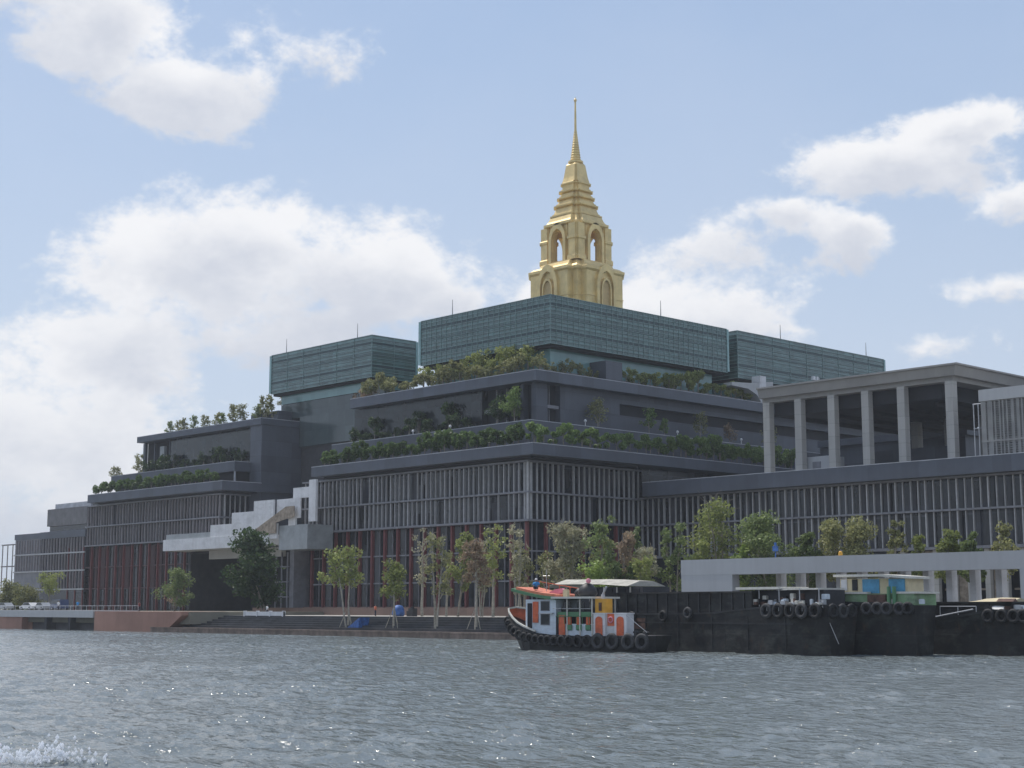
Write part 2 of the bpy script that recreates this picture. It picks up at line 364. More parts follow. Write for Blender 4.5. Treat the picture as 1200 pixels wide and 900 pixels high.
# ---------------------------------------------------------------- setting: water, ground, steps
def water_material():
    m = bpy.data.materials.new('river_water'); m.use_nodes = True
    nt = m.node_tree; L = nt.links; b = nt.nodes['Principled BSDF']
    b.inputs['Base Color'].default_value = (.145, .168, .172, 1); b.inputs['Roughness'].default_value = .11; b.inputs['IOR'].default_value = 1.33
    tc = nt.nodes.new('ShaderNodeTexCoord'); prev = None
    for sc, dist, st, sx_ in ((1.9, .25, 1.0, .42), (5.5, .07, 1.0, .5)):
        mp = nt.nodes.new('ShaderNodeMapping'); L.new(tc.outputs['Object'], mp.inputs[0]); mp.inputs['Scale'].default_value = (1, sx_, 1)
        mp.inputs['Rotation'].default_value = (0, 0, R(-46))
        t = nt.nodes.new('ShaderNodeTexNoise'); L.new(mp.outputs[0], t.inputs['Vector']); t.inputs['Scale'].default_value = sc; t.inputs['Detail'].default_value = 3
        bp = nt.nodes.new('ShaderNodeBump'); bp.inputs['Distance'].default_value = dist; bp.inputs['Strength'].default_value = st
        L.new(t.outputs['Fac'], bp.inputs['Height'])
        if prev: L.new(prev, bp.inputs['Normal'])
        prev = bp.outputs[0]
    L.new(prev, b.inputs['Normal'])
    return m
def build_water():
    x0, x1, y0, y1 = -172., -47., -176., 116.
    st = .32
    xs = np.arange(x0, x1 + .01, st); ys = np.arange(y0, y1 + .01, st)
    x1 = xs[-1]; y1 = ys[-1]
    X, Y = np.meshgrid(xs, ys); Z = np.zeros_like(X); dX = np.zeros_like(X)
    rng = np.random.RandomState(4)
    for i in range(70):
        lam = .90 * (4.0 ** (rng.rand() ** 1.8)); k = 2 * pi / lam
        a = HEAD + rng.randn() * .75 + (0.5 if i % 3 else 0)      # mostly running across the river
        amp = .0044 * lam ** .95 * (.6 + .8 * rng.rand()); ph = rng.rand() * 7
        T = (X * sin(a) + Y * cos(a)) * k + ph
        Z += amp * (np.sin(T) + .28 * np.sin(2 * T + .6))
    # patches of rougher and calmer water
    P = .75 + .35 * np.sin(X * .047 + 1.3 * np.sin(Y * .021)) * np.sin(Y * .038 + X * .02) + .15 * np.sin(X * .19 + Y * .13)
    ed = np.minimum.reduce([X - x0, x1 - X, Y - y0, y1 - Y]); fade = np.clip(ed / 4, 0, 1)
    Z *= P * fade
    n_, m_ = len(ys), len(xs)
    V = np.stack([X, Y, Z], -1).reshape(-1, 3)
    idx = np.arange(n_ * m_).reshape(n_, m_)
    Fq = np.stack([idx[:-1, :-1], idx[:-1, 1:], idx[1:, 1:], idx[1:, :-1]], -1).reshape(-1, 4)
    # surrounding sheet of the same river
    k = len(V); OX0, OY0, OY1 = -2500., -4000., 4000.
    ext = np.array([(OX0, OY0, 0), (x1, OY0, 0), (x1, y0, 0), (x0, y0, 0), (x0, y1, 0), (x1, y1, 0), (x1, OY1, 0), (OX0, OY1, 0)], float)
    F2 = np.array([(k, k + 1, k + 2, k + 3), (k, k + 3, k + 4, k + 7), (k + 4, k + 5, k + 6, k + 7)])
    V = np.vstack([V, ext]); Fq = np.vstack([Fq, F2])
    me = bpy.data.meshes.new('river_water')
    me.vertices.add(len(V)); me.vertices.foreach_set('co', V.ravel())
    me.loops.add(len(Fq) * 4); me.loops.foreach_set('vertex_index', Fq.ravel().astype(np.int32))
    me.polygons.add(len(Fq)); me.polygons.foreach_set('loop_start', np.arange(0, len(Fq) * 4, 4)); me.polygons.foreach_set('loop_total', [4] * len(Fq))
    me.update(); me.validate(); me.polygons.foreach_set('use_smooth', [True] * len(me.polygons))
    me.materials.append(water_material())
    o = bpy.data.objects.new('water', me); COL.objects.link(o); tag(o, 'grey rippled river water', None, None, 'structure')
build_water()
G = 3.3
g = MB(); g.box(-20, 4000, -4000, 4000, G - 2, G); g.box(-47.3, -20, 30, 4000, G - 2, G - .02)
g.build('ground', M['ground']); tag(bpy.data.objects['ground'], kind='structure')
g = MB(); g.box(-40, -19.2, -400, 36, .5, 2.72); g.build('promenade', M['pave']); tag(bpy.data.objects['promenade'], kind='structure')
g = MB()
for i in range(6): g.box(-46.2 + i * 1.05, -40.0, -400, 38 - i * .6, .3, .85 + .31 * (i + 1))
g.build('river_steps', M['step']); tag(bpy.data.objects['river_steps'], kind='structure')
q = MB(); q.box(-48.69, -46.1, -400, 40, -2, .78); q.box(-48.78, -48.0, -400, 39.9, .60, .84)
o = q.build('quay_lip', M['lip'], org=(-47, -100, 0)); tag(o, 'low reddish brown stone quay lip at the water under the steps', 'quay wall')
q = MB(); q.box(-20.6, -19.25, -400, 52, 2.4, 3.98)
o = q.build('low_wall', M['brown_brick'], org=(-20, -100, 2)); tag(o, 'long low brown brick wall between the promenade and the red columns', 'wall')
# left quay: terracotta end with sloping shoulder, pale deck on dark piers
q = MB()
q.prismX([(38.5, -1.5), (59.3, -1.5), (59.3, 3.33), (30.5, 3.33), (30.5, 2.75)], -48.6, -40.0)
o = q.build('quay_wall', M['brick'], org=(-45, 48, 0)); tag(o, 'terracotta faced quay wall sloping down to the steps', 'quay wall')
t = thing('quay_deck', (-45, 90, 0), 'pale concrete deck over a dark opening at the left of the quay', 'quay')
q = MB(); q.box(-48.8, -40, 59.5, 260, 2.25, 3.52); q.build('deck_slab', M['conc_light'], t)
q = MB(); q.box(-46.5, -44.5, 59.5, 87, -1.5, 2.24); q.build('back_wall', M['darkwall'], t)
q = MB(); q.box(-48.6, -44, 87.2, 260, -1.5, 2.24); q.build('brick_pier', M['brick'], t)
for yy in (68.5, 77.6):
    q = MB(); q.box(-48.4, -46.6, yy, yy + .9, -1.5, 2.24); q.build('pier', M['darkwall'], t)

# ---------------------------------------------------------------- foliage kit
def crown_mesh(name, clumps, n, leaf, mat_, seed, flat=.7):
    """clumps: (x,y,z,r) ; n leaf quads spread through them"""
    rng = np.random.RandomState(seed); C_ = np.array([c[:3] for c in clumps]); Rr = np.array([c[3] for c in clumps])
    w = Rr ** 2; w = w / w.sum(); ci = rng.choice(len(clumps), n, p=w)
    d = rng.randn(n, 3); d /= np.linalg.norm(d, axis=1)[:, None]; rad = rng.rand(n) ** .45
    P = C_[ci] + d * (rad * Rr[ci])[:, None] * np.array([1, 1, flat])
    a = rng.randn(n, 3); a /= np.linalg.norm(a, axis=1)[:, None]
    b = np.cross(a, rng.randn(n, 3)); b /= np.linalg.norm(b, axis=1)[:, None]
    s = leaf * (.6 + .8 * rng.rand(n))[:, None]
    V = np.stack([P - a * s, P + b * s * .55, P + a * s, P - b * s * .55], 1).reshape(-1, 3)
    me = bpy.data.meshes.new(name); me.vertices.add(4 * n); me.vertices.foreach_set('co', V.ravel())
    me.loops.add(4 * n); me.loops.foreach_set('vertex_index', np.arange(4 * n, dtype=np.int32))
    me.polygons.add(n); me.polygons.foreach_set('loop_start', np.arange(0, 4 * n, 4)); me.polygons.foreach_set('loop_total', [4] * n)
    me.update(); me.materials.append(mat_); return me
def limb(mb, p0, p1, r0, r1, wob, rnd, segs=4):
    p0 = Vector(p0); p1 = Vector(p1); prev = p0; pr = r0; pts = [p0]
    for i in range(1, segs + 1):
        f = i / segs; p = p0.lerp(p1, f) + Vector((rnd.uniform(-1, 1), rnd.uniform(-1, 1), 0)) * wob * (1 - abs(2 * f - 1)) 
        r = r0 + (r1 - r0) * f; mb.tube(prev, p, pr, r, 6); prev, pr = p, r; pts.append(p)
    return pts
TREE_N = [0]
def tree(x, y, z, h, w, kind, leaf, label, cat='tree', dens=1., base=.4, stems=1, lean=(0, 0), bark='bark', name='tree', group=None, leafsize=.21, twigs=0, clump=1.):
    """h height, w crown width, base = fraction of height where crown begins"""
    TREE_N[0] += 1; sd = TREE_N[0] * 17 + 3; rnd = random.Random(sd)
    root = thing(name, (x, y, z), label, cat, group)
    tr = MB(); clumps = []
    hb = h * base; tips = []
    for s_ in range(stems):
        a = rnd.uniform(0, 2 * pi); sp = (w * .22 if stems > 1 else 0)
        bx, by = (rnd.uniform(-.25, .25) if stems > 1 else 0), (rnd.uniform(-.25, .25) if stems > 1 else 0)
        r0 = .028 * h / math.sqrt(stems) * .62
        topx, topy = lean[0] + cos(a) * sp, lean[1] + sin(a) * sp
        pts = limb(tr, (bx, by, -.2), (topx * .6, topy * .6, hb + (h - hb) * .25), r0, r0 * .6, .12, rnd)
        top = Vector((topx, topy, h * rnd.uniform(.86, .97)))
        limb(tr, pts[-1], top, r0 * .6, r0 * .15, .15, rnd); tips.append(top)
        nb = max(4, int(9 / stems) + 2)
        for k in range(nb):
            f = (k + .5) / nb; zc = hb * .92 + (h - hb) * f * .88
            a2 = k * 2.4 + rnd.uniform(-.5, .5)
            prof = math.sin(pi * min(1, .22 + .78 * f) ** .85) if kind != 'vase' else (.45 + .65 * f)
            rr = w * .5 * max(.25, prof) * rnd.uniform(.6, 1.)
            if stems > 1: rr *= .75
            st = Vector((topx * (.5 + .5 * f), topy * (.5 + .5 * f), zc - (h - hb) * .14))
            en = Vector((st.x + cos(a2) * rr * .72, st.y + sin(a2) * rr * .72, zc + (h - hb) * rnd.uniform(.02, .1)))
            limb(tr, st, en, r0 * .38, r0 * .1, .08, rnd, 3); tips.append(en)
            for _ in range(2):
                q_ = en + Vector((rnd.uniform(-1, 1), rnd.uniform(-1, 1), rnd.uniform(-.6, .8))) * w * .13
                clumps.append((q_.x, q_.y, q_.z, w * rnd.uniform(.11, .19) * clump))
            q_ = st.lerp(en, .5); clumps.append((q_.x, q_.y, q_.z, w * .12 * clump))
        clumps.append((top.x, top.y, top.z - w * .06, w * .13 * clump))
    for k in range(twigs):
        t0 = rnd.choice(tips); e = t0 + Vector((rnd.uniform(-1, 1), rnd.uniform(-1, 1), rnd.uniform(-.3, 1.0))) * w * .22
        tr.tube(t0, e, .03, .012, 4)
    tr.build('trunk', M[bark], root, local=True)
    n = int(dens * 560 * (w * (h - hb)) / 16 * (.26 / leafsize) ** 1.3)
    n = max(90, min(n, 6500))
    me = crown_mesh('crown', clumps, n, leafsize, LM[leaf], sd, .85)
    c = bpy.data.objects.new('crown', me); COL.objects.link(c); c.parent = root
    return root

# ---------------------------------------------------------------- main office block (near)
def coping(mb, x0, x1, y0, y1, z, w=.35, h=.12):
    """thin pale metal edge along the -X and -Y sides of a slab, 3 mm proud"""
    mb.box(x0 - .03, x0 + w, y0 - .03, y1, z + .003, z + h)
    mb.box(x0 + w, x1, y0 - .03, y0 + w, z + .003, z + h)
def fins_y(mb, x, ya, yb, z0, z1, step, wid=.15, dep=.36, rnd=random, skip=.0):
    y = ya + step * .5; i = 0
    while y < yb - .1:
        w_ = wid * (1.5 if i % 4 == 0 else 1); yy = y + rnd.uniform(-.06, .06) * step
        if rnd.random() > skip: mb.box(x - dep, x + (.0 if i % 4 else .05), yy - w_ / 2, yy + w_ / 2, z0, z1)
        y += step; i += 1
def fins_x(mb, y, xa, xb, z0, z1, step, wid=.15, dep=.36, rnd=random, skip=0.):
    x = xa + step * .5; i = 0
    while x < xb - .1:
        w_ = wid * (1.5 if i % 4 == 0 else 1); xx = x + rnd.uniform(-.06, .06) * step
        if rnd.random() > skip: mb.box(xx - w_ / 2, xx + w_ / 2, y - dep, y + (.0 if i % 4 else .05), z0, z1)
        x += step; i += 1
Z1, Z2, Z3, Z4, Z5 = 8.5, 13.6, 18.85, 23.6, 28.9
def rails(mb, side, c, a, b, zs, d=.72, hh=.3):
    for z in zs:
        if side == 'y': mb.box(c - d, c + .3, a, b, z - hh / 2, z + hh / 2)
        else: mb.box(a, b, c - d, c + .3, z - hh / 2, z + hh / 2)

nb = thing('office_block', (40, 30, G), 'large stepped dark slate block with red columns below and grey fins, under the gold spire', 'building')
m = MB(); m.box(1.2, 28.4, 1.2, 64.6, G, Z3 - .16); m.build('lobby_glazing', M['glass_lobby'], nb)
m = MB(); m.box(.9, 28.45, .9, 64.8, Z3 - .158, 29.4); m.build('office_glazing', M['glass_dark'], nb)
m = MB(); rails(m, 'y', 0, -.7, 65.0, (Z4, Z5)); rails(m, 'x', 0, .31, 28.5, (Z4, Z5)); m.box(-.75, 0.9, -.75, 65, Z3 - .25, Z3 + .12); m.box(.9, 28.5, -.75, .9, Z3 - .25, Z3 + .12)
m.build('floor_rail', M['rail'], nb)
rr = random.Random(1)
for z0, z1 in ((Z3 + .13, Z4 - .16), (Z4 + .16, Z5 - .16)):
    m = MB(); fins_y(m, 0, 0, 65, z0, z1, 1.3, rnd=rr, skip=.03); m.build('sunshade_screen', M['fin'], nb)
    m = MB(); fins_x(m, 0, 0, 28.4, z0, z1, 1.3, rnd=rr, skip=.03); m.build('sunshade_screen', M['fin'], nb)
    # solid and blind panels behind the fins
    m = MB()
    for k in range(42):
        y = .9 + k * 1.53
        if rr.random() < .38: m.box(.62, .897, y, y + 1.3, z0, z1 - rr.choice((0, 1.2, 2.2)))
    for k in range(17):
        x = 1.4 + k * 1.55
        if rr.random() < .22: m.box(x, x + 1.3, .62, .897, z0, z1)
    m.build('blind_panel', M['blind'], nb)
m = MB(); m.box(-.65, -.3, -.65, -.3, Z3 + .13, Z5 - .16); m.build('corner_post', M['fin'], nb)
# ground storeys: red columns, thin rails, bay mullions
ys = [.3 + 3.86 * i for i in range(17)]
for y in ys:
    m = MB(); m.box(-.28, .35, y - .21, y + .21, G, Z3 - .27); m.build('column', M['red'], nb)
for x in (4.3, 8.9, 13.4, 17.6, 22.0, 26.2):
    m = MB(); m.box(x - .21, x + .21, -.28, .35, G, Z3 - .27); m.build('column', M['red'], nb)
m = MB()
for i, y in enumerate(ys[:-1]):
    for z in (Z1, Z2): m.box(.1, .35, y + .27, y + 3.59, z - .13, z + .13)
    for f in (.33, .66): m.box(.75, 1.0, y + 3.86 * f - .09, y + 3.86 * f + .09, G, Z3 - .3)
for a, b in ((.6, 4.0), (4.6, 8.6), (9.2, 13.1), (13.7, 17.3), (17.9, 21.7), (22.3, 25.9)):
    for z in (Z1, Z2): m.box(a, b, .1, .35, z - .13, z + .13)
    for f in (.33, .66): m.box(a + (b - a) * f - .09, a + (b - a) * f + .09, .75, 1.0, G, Z3 - .3)
m.build('bay_frame', M['rail'], nb)
m = MB(); m.box(-.1, 1.19, -.1, 64.9, G - .5, G + .85); m.box(1.2, 28.3, -.1, 1.19, G - .5, G + .85); m.build('plinth', M['brown_brick'], nb)
# first fascia
m = MB(); m.box(-3, 128, -4.3, 58.8, 29.62, 31.5); m.build('fascia', M['slate'], nb)
c = MB(); coping(c, -3, 128, -4.3, 58.8, 31.5)
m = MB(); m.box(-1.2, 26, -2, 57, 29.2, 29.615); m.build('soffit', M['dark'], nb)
m = MB(); m.box(3, 128, 2.5, 60.3, 31.503, 36.5); m.build('parapet', M['slate_wall'], nb)
coping(c, 3, 128, 2.5, 60.3, 36.5)
# upper floors
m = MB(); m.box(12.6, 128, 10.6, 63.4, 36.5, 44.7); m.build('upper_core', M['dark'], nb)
m = MB(); m.box(11.0, 12.5, 23.9, 63.3, 36.503, 44.7); m.build('terrace_glazing', M['glass_up'], nb)
m = MB(); m.box(11.0, 12.2, 9.2, 10.5, 36.503, 44.7); m.box(10.9, 12.2, 12.5, 13.3, 36.503, 44.7)
m.box(12.2, 13.9, 9.2, 9.9, 36.503, 44.7); m.build('corner_pier', M['slate_wall'], nb)
m = MB(); m.box(17.2, 27, 9.2, 10.55, 36.503, 44.7); m.box(27.003, 128, 9.4, 10.55, 37.4, 40.6); m.box(27.003, 128, 9.4, 10.55, 42.8, 44.7)
m.box(30, 33.5, 9.25, 10.5, 36.503, 37.4); m.box(27.01, 33.5, 9.3, 10.5, 40.6, 42.8)
m.build('wall_panel', M['slate_wall'], nb)
m = MB(); m.box(11.5, 12.58, 13.3, 23.8, 40.3, 40.9); m.box(13.9, 17.2, 9.6, 10.58, 40.3, 40.9)
for y in (15.5, 18.2, 21.0): m.box(12.2, 12.59, y, y + .3, 36.5, 44.7)
m.box(15.2, 15.4, 10.2, 10.59, 36.5, 44.7)
m.build('loggia_slab', M['rail'], nb)
m = MB(); m.box(9, 128, 7.2, 62.3, 44.72, 46.6); m.build('roof_fascia', M['slate'], nb)
coping(c, 9, 128, 7.2, 62.3, 46.6)
c.build('coping', M['coping'], nb)
m = MB(); m.box(29, 33.6, 8.6, 13, 46.603, 50.7); m.build('roof_cabin', M['slate_wall'], nb)
m = MB(); m.box(15, 17.8, 11.6, 60, 46.603, 47.9); m.box(17.8, 75, 11.6, 12.5, 46.603, 47.9); m.build('roof_planter', M['rail'], nb)
m = MB(); m.box(17, 40, 62.5, 91.3, 39.5, 46.3); m.build('link_wall', M['glass_grey'], nb)
m = MB(); m.box(17.6, 40, 62.6, 91.2, 20, 39.49); m.build('link_base', M['darkwall'], nb)

# left office block
lb = thing('office_block', (20, 120, G), 'farther stepped slate block with red columns, left of the white stairs', 'building')
m = MB(); m.box(1.2, 25, 105.2, 154.6, G, Z3 - .2); m.build('lobby_glazing', M['glass_lobby'], lb)
m = MB(); m.box(.9, 30, 96.2, 154.8, Z3 - .1, 29.2); m.build('office_glazing', M['glass_dark'], lb)
m = MB(); rails(m, 'y', 0, 95.3, 155.2, (Z3 - .05, Z4 - .2, Z5 - .5)); rails(m, 'x', 96, .31, 8, (Z4 - .2, Z5 - .5)); m.build('floor_rail', M['rail'], lb)
for z0, z1 in ((Z3 + .13, Z4 - .36), (Z4, Z5 - .66)):
    m = MB(); fins_y(m, 0, 95.5, 155, z0, z1, 1.3, rnd=rr, skip=.03); m.build('sunshade_screen', M['fin_brown'], lb)
    m = MB(); fins_x(m, 96, .3, 7, z0, z1, 1.3, rnd=rr); m.build('sunshade_screen', M['fin'], lb)
    m = MB()
    for k in range(38):
        y = 96.9 + k * 1.5
        if rr.random() < .6: m.box(.62, .897, y, y + 1.3, z0, z1)
    m.build('blind_panel', M['blind'], lb)
for i in range(16):
    y = 106.2 + i * 3.86
    m = MB(); m.box(-.2, .35, y - .15, y + .15, G, Z3 - .22); m.build('column', M['red'], lb)
m = MB()
for i in range(15):
    y = 106.2 + i * 3.86
    for z in (Z1, Z2): m.box(.1, .35, y + .25, y + 3.6, z - .13, z + .13)
    for f in (.33, .66): m.box(.75, 1.0, y + 3.86 * f - .09, y + 3.86 * f + .09, G, Z3 - .3)
m.build('bay_frame', M['reddark'], lb)
m = MB()
for k in range(18):
    y = 107 + k * 2.9
    if rr.random() < .55: m.box(1.0, 1.197, y, y + 2.2, Z1, Z3 - .5)
m.build('red_panel', M['reddark'], lb)
m = MB(); m.box(-3, 30, 90.9, 150.1, 28.95, 30.8); m.build('fascia', M['slate'], lb)
c = MB(); coping(c, -3, 7, 90.9, 150.1, 30.8)
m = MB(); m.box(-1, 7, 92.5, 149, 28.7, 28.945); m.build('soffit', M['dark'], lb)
m = MB(); m.box(3, 30, 95.6, 150, 33.6, 35.7); m.box(4.5, 30, 97, 150, 30.803, 33.597, 1); m.build('parapet', [M['slate_wall'], M['dark']], lb); coping(c, 3, 7, 95.6, 150, 35.7)
m = MB(); m.box(3.2, 3.5, 95.8, 96.1, 30.8, 33.6); m.build('post', M['coping'], lb)
m = MB(); m.box(7.2, 36, 91.6, 96, 18, 43.85); m.build('end_wall', M['slate_wall'], lb)
m = MB()
for x0, x1, z0, z1 in ((17.9, 27, 40.2, 41.7), (17.9, 27, 35.5, 37.2), (17.9, 30, 31.4, 32.6)): m.box(x0, x1, 91.5, 91.62, z0, z1)
m.build('slit_window', M['dark'], lb)
m = MB(); m.box(10, 36, 96.01, 145, 35.8, 43.85); m.build('upper_core', M['dark'], lb)
m = MB(); m.box(8.9, 9.9, 97, 132.5, 35.8, 43.84); m.build('terrace_glazing', M['glass_up'], lb)
m = MB(); m.box(8.9, 9.6, 144.4, 145.4, 35.8, 43.84)
for y in (133.5, 140.5): m.box(9.3, 9.7, y, y + .4, 35.8, 43.84)
m.build('loggia_post', M['slate_wall'], lb)
m = MB(); m.box(9.2, 9.9, 136, 138, 40.2, 42.6); m.build('bright_window', M['whiteglass'], lb)
m = MB(); m.box(6.8, 36, 91.4, 144.9, 43.86, 45.2); m.build('roof_fascia', M['slate'], lb); coping(c, 6.8, 36, 91.4, 144.9, 45.2)
c.build('coping', M['coping'], lb)
m = MB(); m.box(14.5, 22, 96, 107, 45.203, 48.0); m.build('roof_cabin', M['slate_wall'], lb)

# far left block
fb = thing('stepped_office', (8, 178, G), 'hazy grey stepped office at the far left of the river front', 'building')
m = MB(); m.box(0, 25, 155.7, 179, G, 22.8); m.build('lower_floors', M['glass_dark'], fb)
m = MB(); m.box(0, 25, 155.7, 176.6, 24.4, 28.7); m.build('upper_floor', M['far'], fb)
m = MB(); m.box(.6, 25, 155.7, 176.2, 22.81, 24.39); m.build('window_band', M['glass_dark'], fb)
m = MB(); m.box(-.3, 25, 155.7, 179.6, 21.3, 23.0); m.build('slab_band', M['slate'], fb)
m = MB(); m.box(1, 20, 155.8, 174.5, 28.71, 30.0); m.build('roof_screen', M['coping'], fb)
m = MB(); m.box(0, 25, 179.01, 194, G, 21.5); m.build('end_wing', M['rail'], fb)
m = MB(); m.box(-.2, 25.2, 179.02, 194.2, 21.51, 22.9); m.build('wing_parapet', M['slate'], fb)
m = MB()
for z in (8.3, 12.9, 17.3): m.box(-.35, -.01, 155.8, 194, z, z + .35)
m.build('floor_rail', M['fin'], fb)
m = MB(); fins_y(m, 0, 156, 178, 8.7, 12.8, 1.5, dep=.4, rnd=rr); fins_y(m, 0, 156, 194, 13.3, 17.2, 1.5, dep=.4, rnd=rr); fins_y(m, 0, 156, 194, 17.7, 21.2, 1.5, dep=.4, rnd=rr)
m.build('sunshade_screen', M['fin_brown'], fb)
t = thing('steel_frame', (2, 200, G), 'thin open steel frame standing past the far left office', 'steel frame')
for y in (196.5, 199.5, 202.5):
    m = MB(); m.box(.5, .7, y, y + .2, G, 20.6); m.build('post', M['far'], t)
m = MB(); m.box(.45, .8, 194.3, 203, 20.3, 20.6); m.box(.45, .8, 194.3, 203, 14.6, 14.9); m.build('beam', M['far'], t)

# ---------------------------------------------------------------- right wing
rw = thing('office_wing', (36, -50, G), 'long lower slate wing with close grey fins, under the concrete columned pavilion', 'building')
YE = -130
m = MB(); m.box(29.5, 70, YE, -.6, Z2 - .5, 23.6); m.build('office_glazing', M['glass_dark'], rw)
m = MB(); m.box(31, 70, YE, -.6, G, Z2 - .51); m.build('lobby_glazing', M['glass_lobby'], rw)
m = MB(); m.box(28.5, 60, -.59, 20, G, 29.4); m.build('link_glazing', M['glass_dark'], rw)
m = MB(); rails(m, 'y', 28.6, YE, -.02, (18.78, 23.75)); m.box(27.9, 29.4, YE, -.02, 12.8, 13.25); m.build('floor_rail', M['rail'], rw)
for z0, z1 in ((13.26, 18.6), (18.95, 23.59)):
    m = MB(); fins_y(m, 28.6, YE, -.1, z0, z1, 1.34, rnd=rr, wid=.15, skip=.01); m.build('sunshade_screen', M['fin'], rw)
    m = MB()
    for k in range(80):
        y = -1.9 - k * 1.55
        if rr.random() < .22: m.box(29.2, 29.497, y - 1.3, y, z0, z1)
    m.build('blind_panel', M['blind'], rw)
m = MB(); m.box(26.4, 80, YE, -2.6, 23.95, 26.45); m.build('fascia', M['slate'], rw)
c = MB(); coping(c, 26.4, 80, YE, -2.6, 26.45); c.build('coping', M['coping'], rw)
for i in range(26):
    y = -55 - i * 2.9
    m = MB(); m.box(28.5, 29.4, y - .42, y + .42, G, 12.78); m.build('column', M['conc'], rw)
m = MB()
for i in range(25):
    y = -55 - i * 2.9
    if i % 2: m.box(29.5, 29.9, y - 2.45, y - .45, G, 12.7)
    else: m.box(30.2, 30.5, y - 2.48, y - .42, 6.6, 6.9)
m.build('infill_panel', M['tan'], rw)

# pavilion on the wing
pv = thing('roof_pavilion', (50, -40, 26.5), 'open concrete pavilion with tall square columns and flat roof on the right wing', 'pavilion')
CW = .95
for y in (-23.6, -30.4, -37.3, -44.1, -51.0, -59.9):
    m = MB(); m.box(36, 36 + 2 * CW * .72, y - CW * .72, y + CW * .72, 26.45, 40.0); m.build('column', M['conc'], pv)
for x in (52.5, 60.5):
    m = MB(); m.box(x, x + 2.0, -60, -58.4, 26.45, 40.0); m.build('column', M['conc'], pv)
for y in (-37.3, -51.0, -44.1):
    m = MB(); m.box(62, 63.6, y - .7, y + .7, 26.45, 40.0); m.build('column', M['conc'], pv)
m = MB()
m.loft([[(x, y, z) for x, y in ((35.4 + a, -61.4 + a), (80, -61.4 + a), (80, -22.6), (35.4 + a, -22.6))] for a, z in ((.9, 40.02), (.9, 40.75), (0, 40.78), (-.5, 42.3), (-.9, 42.33), (-.9, 42.6))])
m.build('roof_slab', M['conc_roof'], pv)
m = MB(); m.box(37.9, 78, -57.5, -24, 37.6, 39.99)
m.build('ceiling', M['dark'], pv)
m = MB()
for y in (-27, -33.8, -40.7, -47.5, -54.5): m.box(41, 78, y - .25, y + .25, 36.9, 37.59)
m.build('ceiling_beam', M['darkwall'], pv)  # beams coloured near-black to paint the shade under the roof
m = MB(); m.box(56, 58.5, -48, -30, 26.45, 32.0); m.box(70, 71, -58, -20, 26.45, 30.4); m.build('back_wall', M['slate_wall'], pv)
t = thing('plant_cabin', (39, -29, 26.5), 'pale grey plant cabin between the first two pavilion columns', 'cabin')
m = MB(); m.box(37.9, 42, -35.6, -28.2, 26.45, 29.9); m.build('wall', M['conc_light'], t)
m = MB(); m.box(37.82, 37.9, -33.6, -31.9, 27.0, 29.0); m.box(37.82, 37.9, -30.6, -28.9, 26.9, 29.2); m.build('louvre', M['rail'], t)
# long roofs seen through the pavilion
t = thing('roof_house', (84, 0, 26.5), 'slate roof house glimpsed behind the pavilion columns', 'building')
m = MB(); m.box(82, 120, -36, -2.5, 26.3, 36.8); m.build('wall', M['slate_wall'], t)
m = MB(); m.box(81, 121, -37, -2.6, 36.81, 38.2); m.build('fascia', M['slate'], t)

# lattice block at the right edge
lt = thing('screened_block', (40, -75, 26.5), 'grey block with pierced lattice screen at the right edge of the wing roof', 'building')
m = MB(); m.box(32.6, 46, -110, -67.9, 26.45, 35.5); m.build('core', M['darkwall'], lt)
m = MB(); m.box(31.7, 46.5, -110, -67.5, 35.51, 37.3); m.build('parapet', M['conc_light'], lt)
m = MB(); rnd = random.Random(5)
k = 0; y = -67.7
while y > -110:
    w_ = rnd.choice((.25, .25, .8, .5)); m.box(31.9, 32.4, y - w_, y, 26.5, 35.5); y -= w_ + rnd.choice((.4, .55, .3))
z = 26.7
while z < 35.4:
    m.box(32.0, 32.35, -110, -67.7, z, z + .17); z += .36
m.box(31.8, 32.5, -110, -67.6, 29.1, 29.45)
m.build('lattice_screen', M['lattice'], lt)
m = MB()
for yy in (-66.4, -67.2): m.tube((32, yy, 26.45), (32, yy, 35.3), .09)
m.tube((32, -66.3, 35.2), (32, -67.7, 35.2), .09); m.tube((32, -66.3, 31.4), (32, -67.7, 31.4), .07); m.build('scaffold_frame', M['steel'], lt)

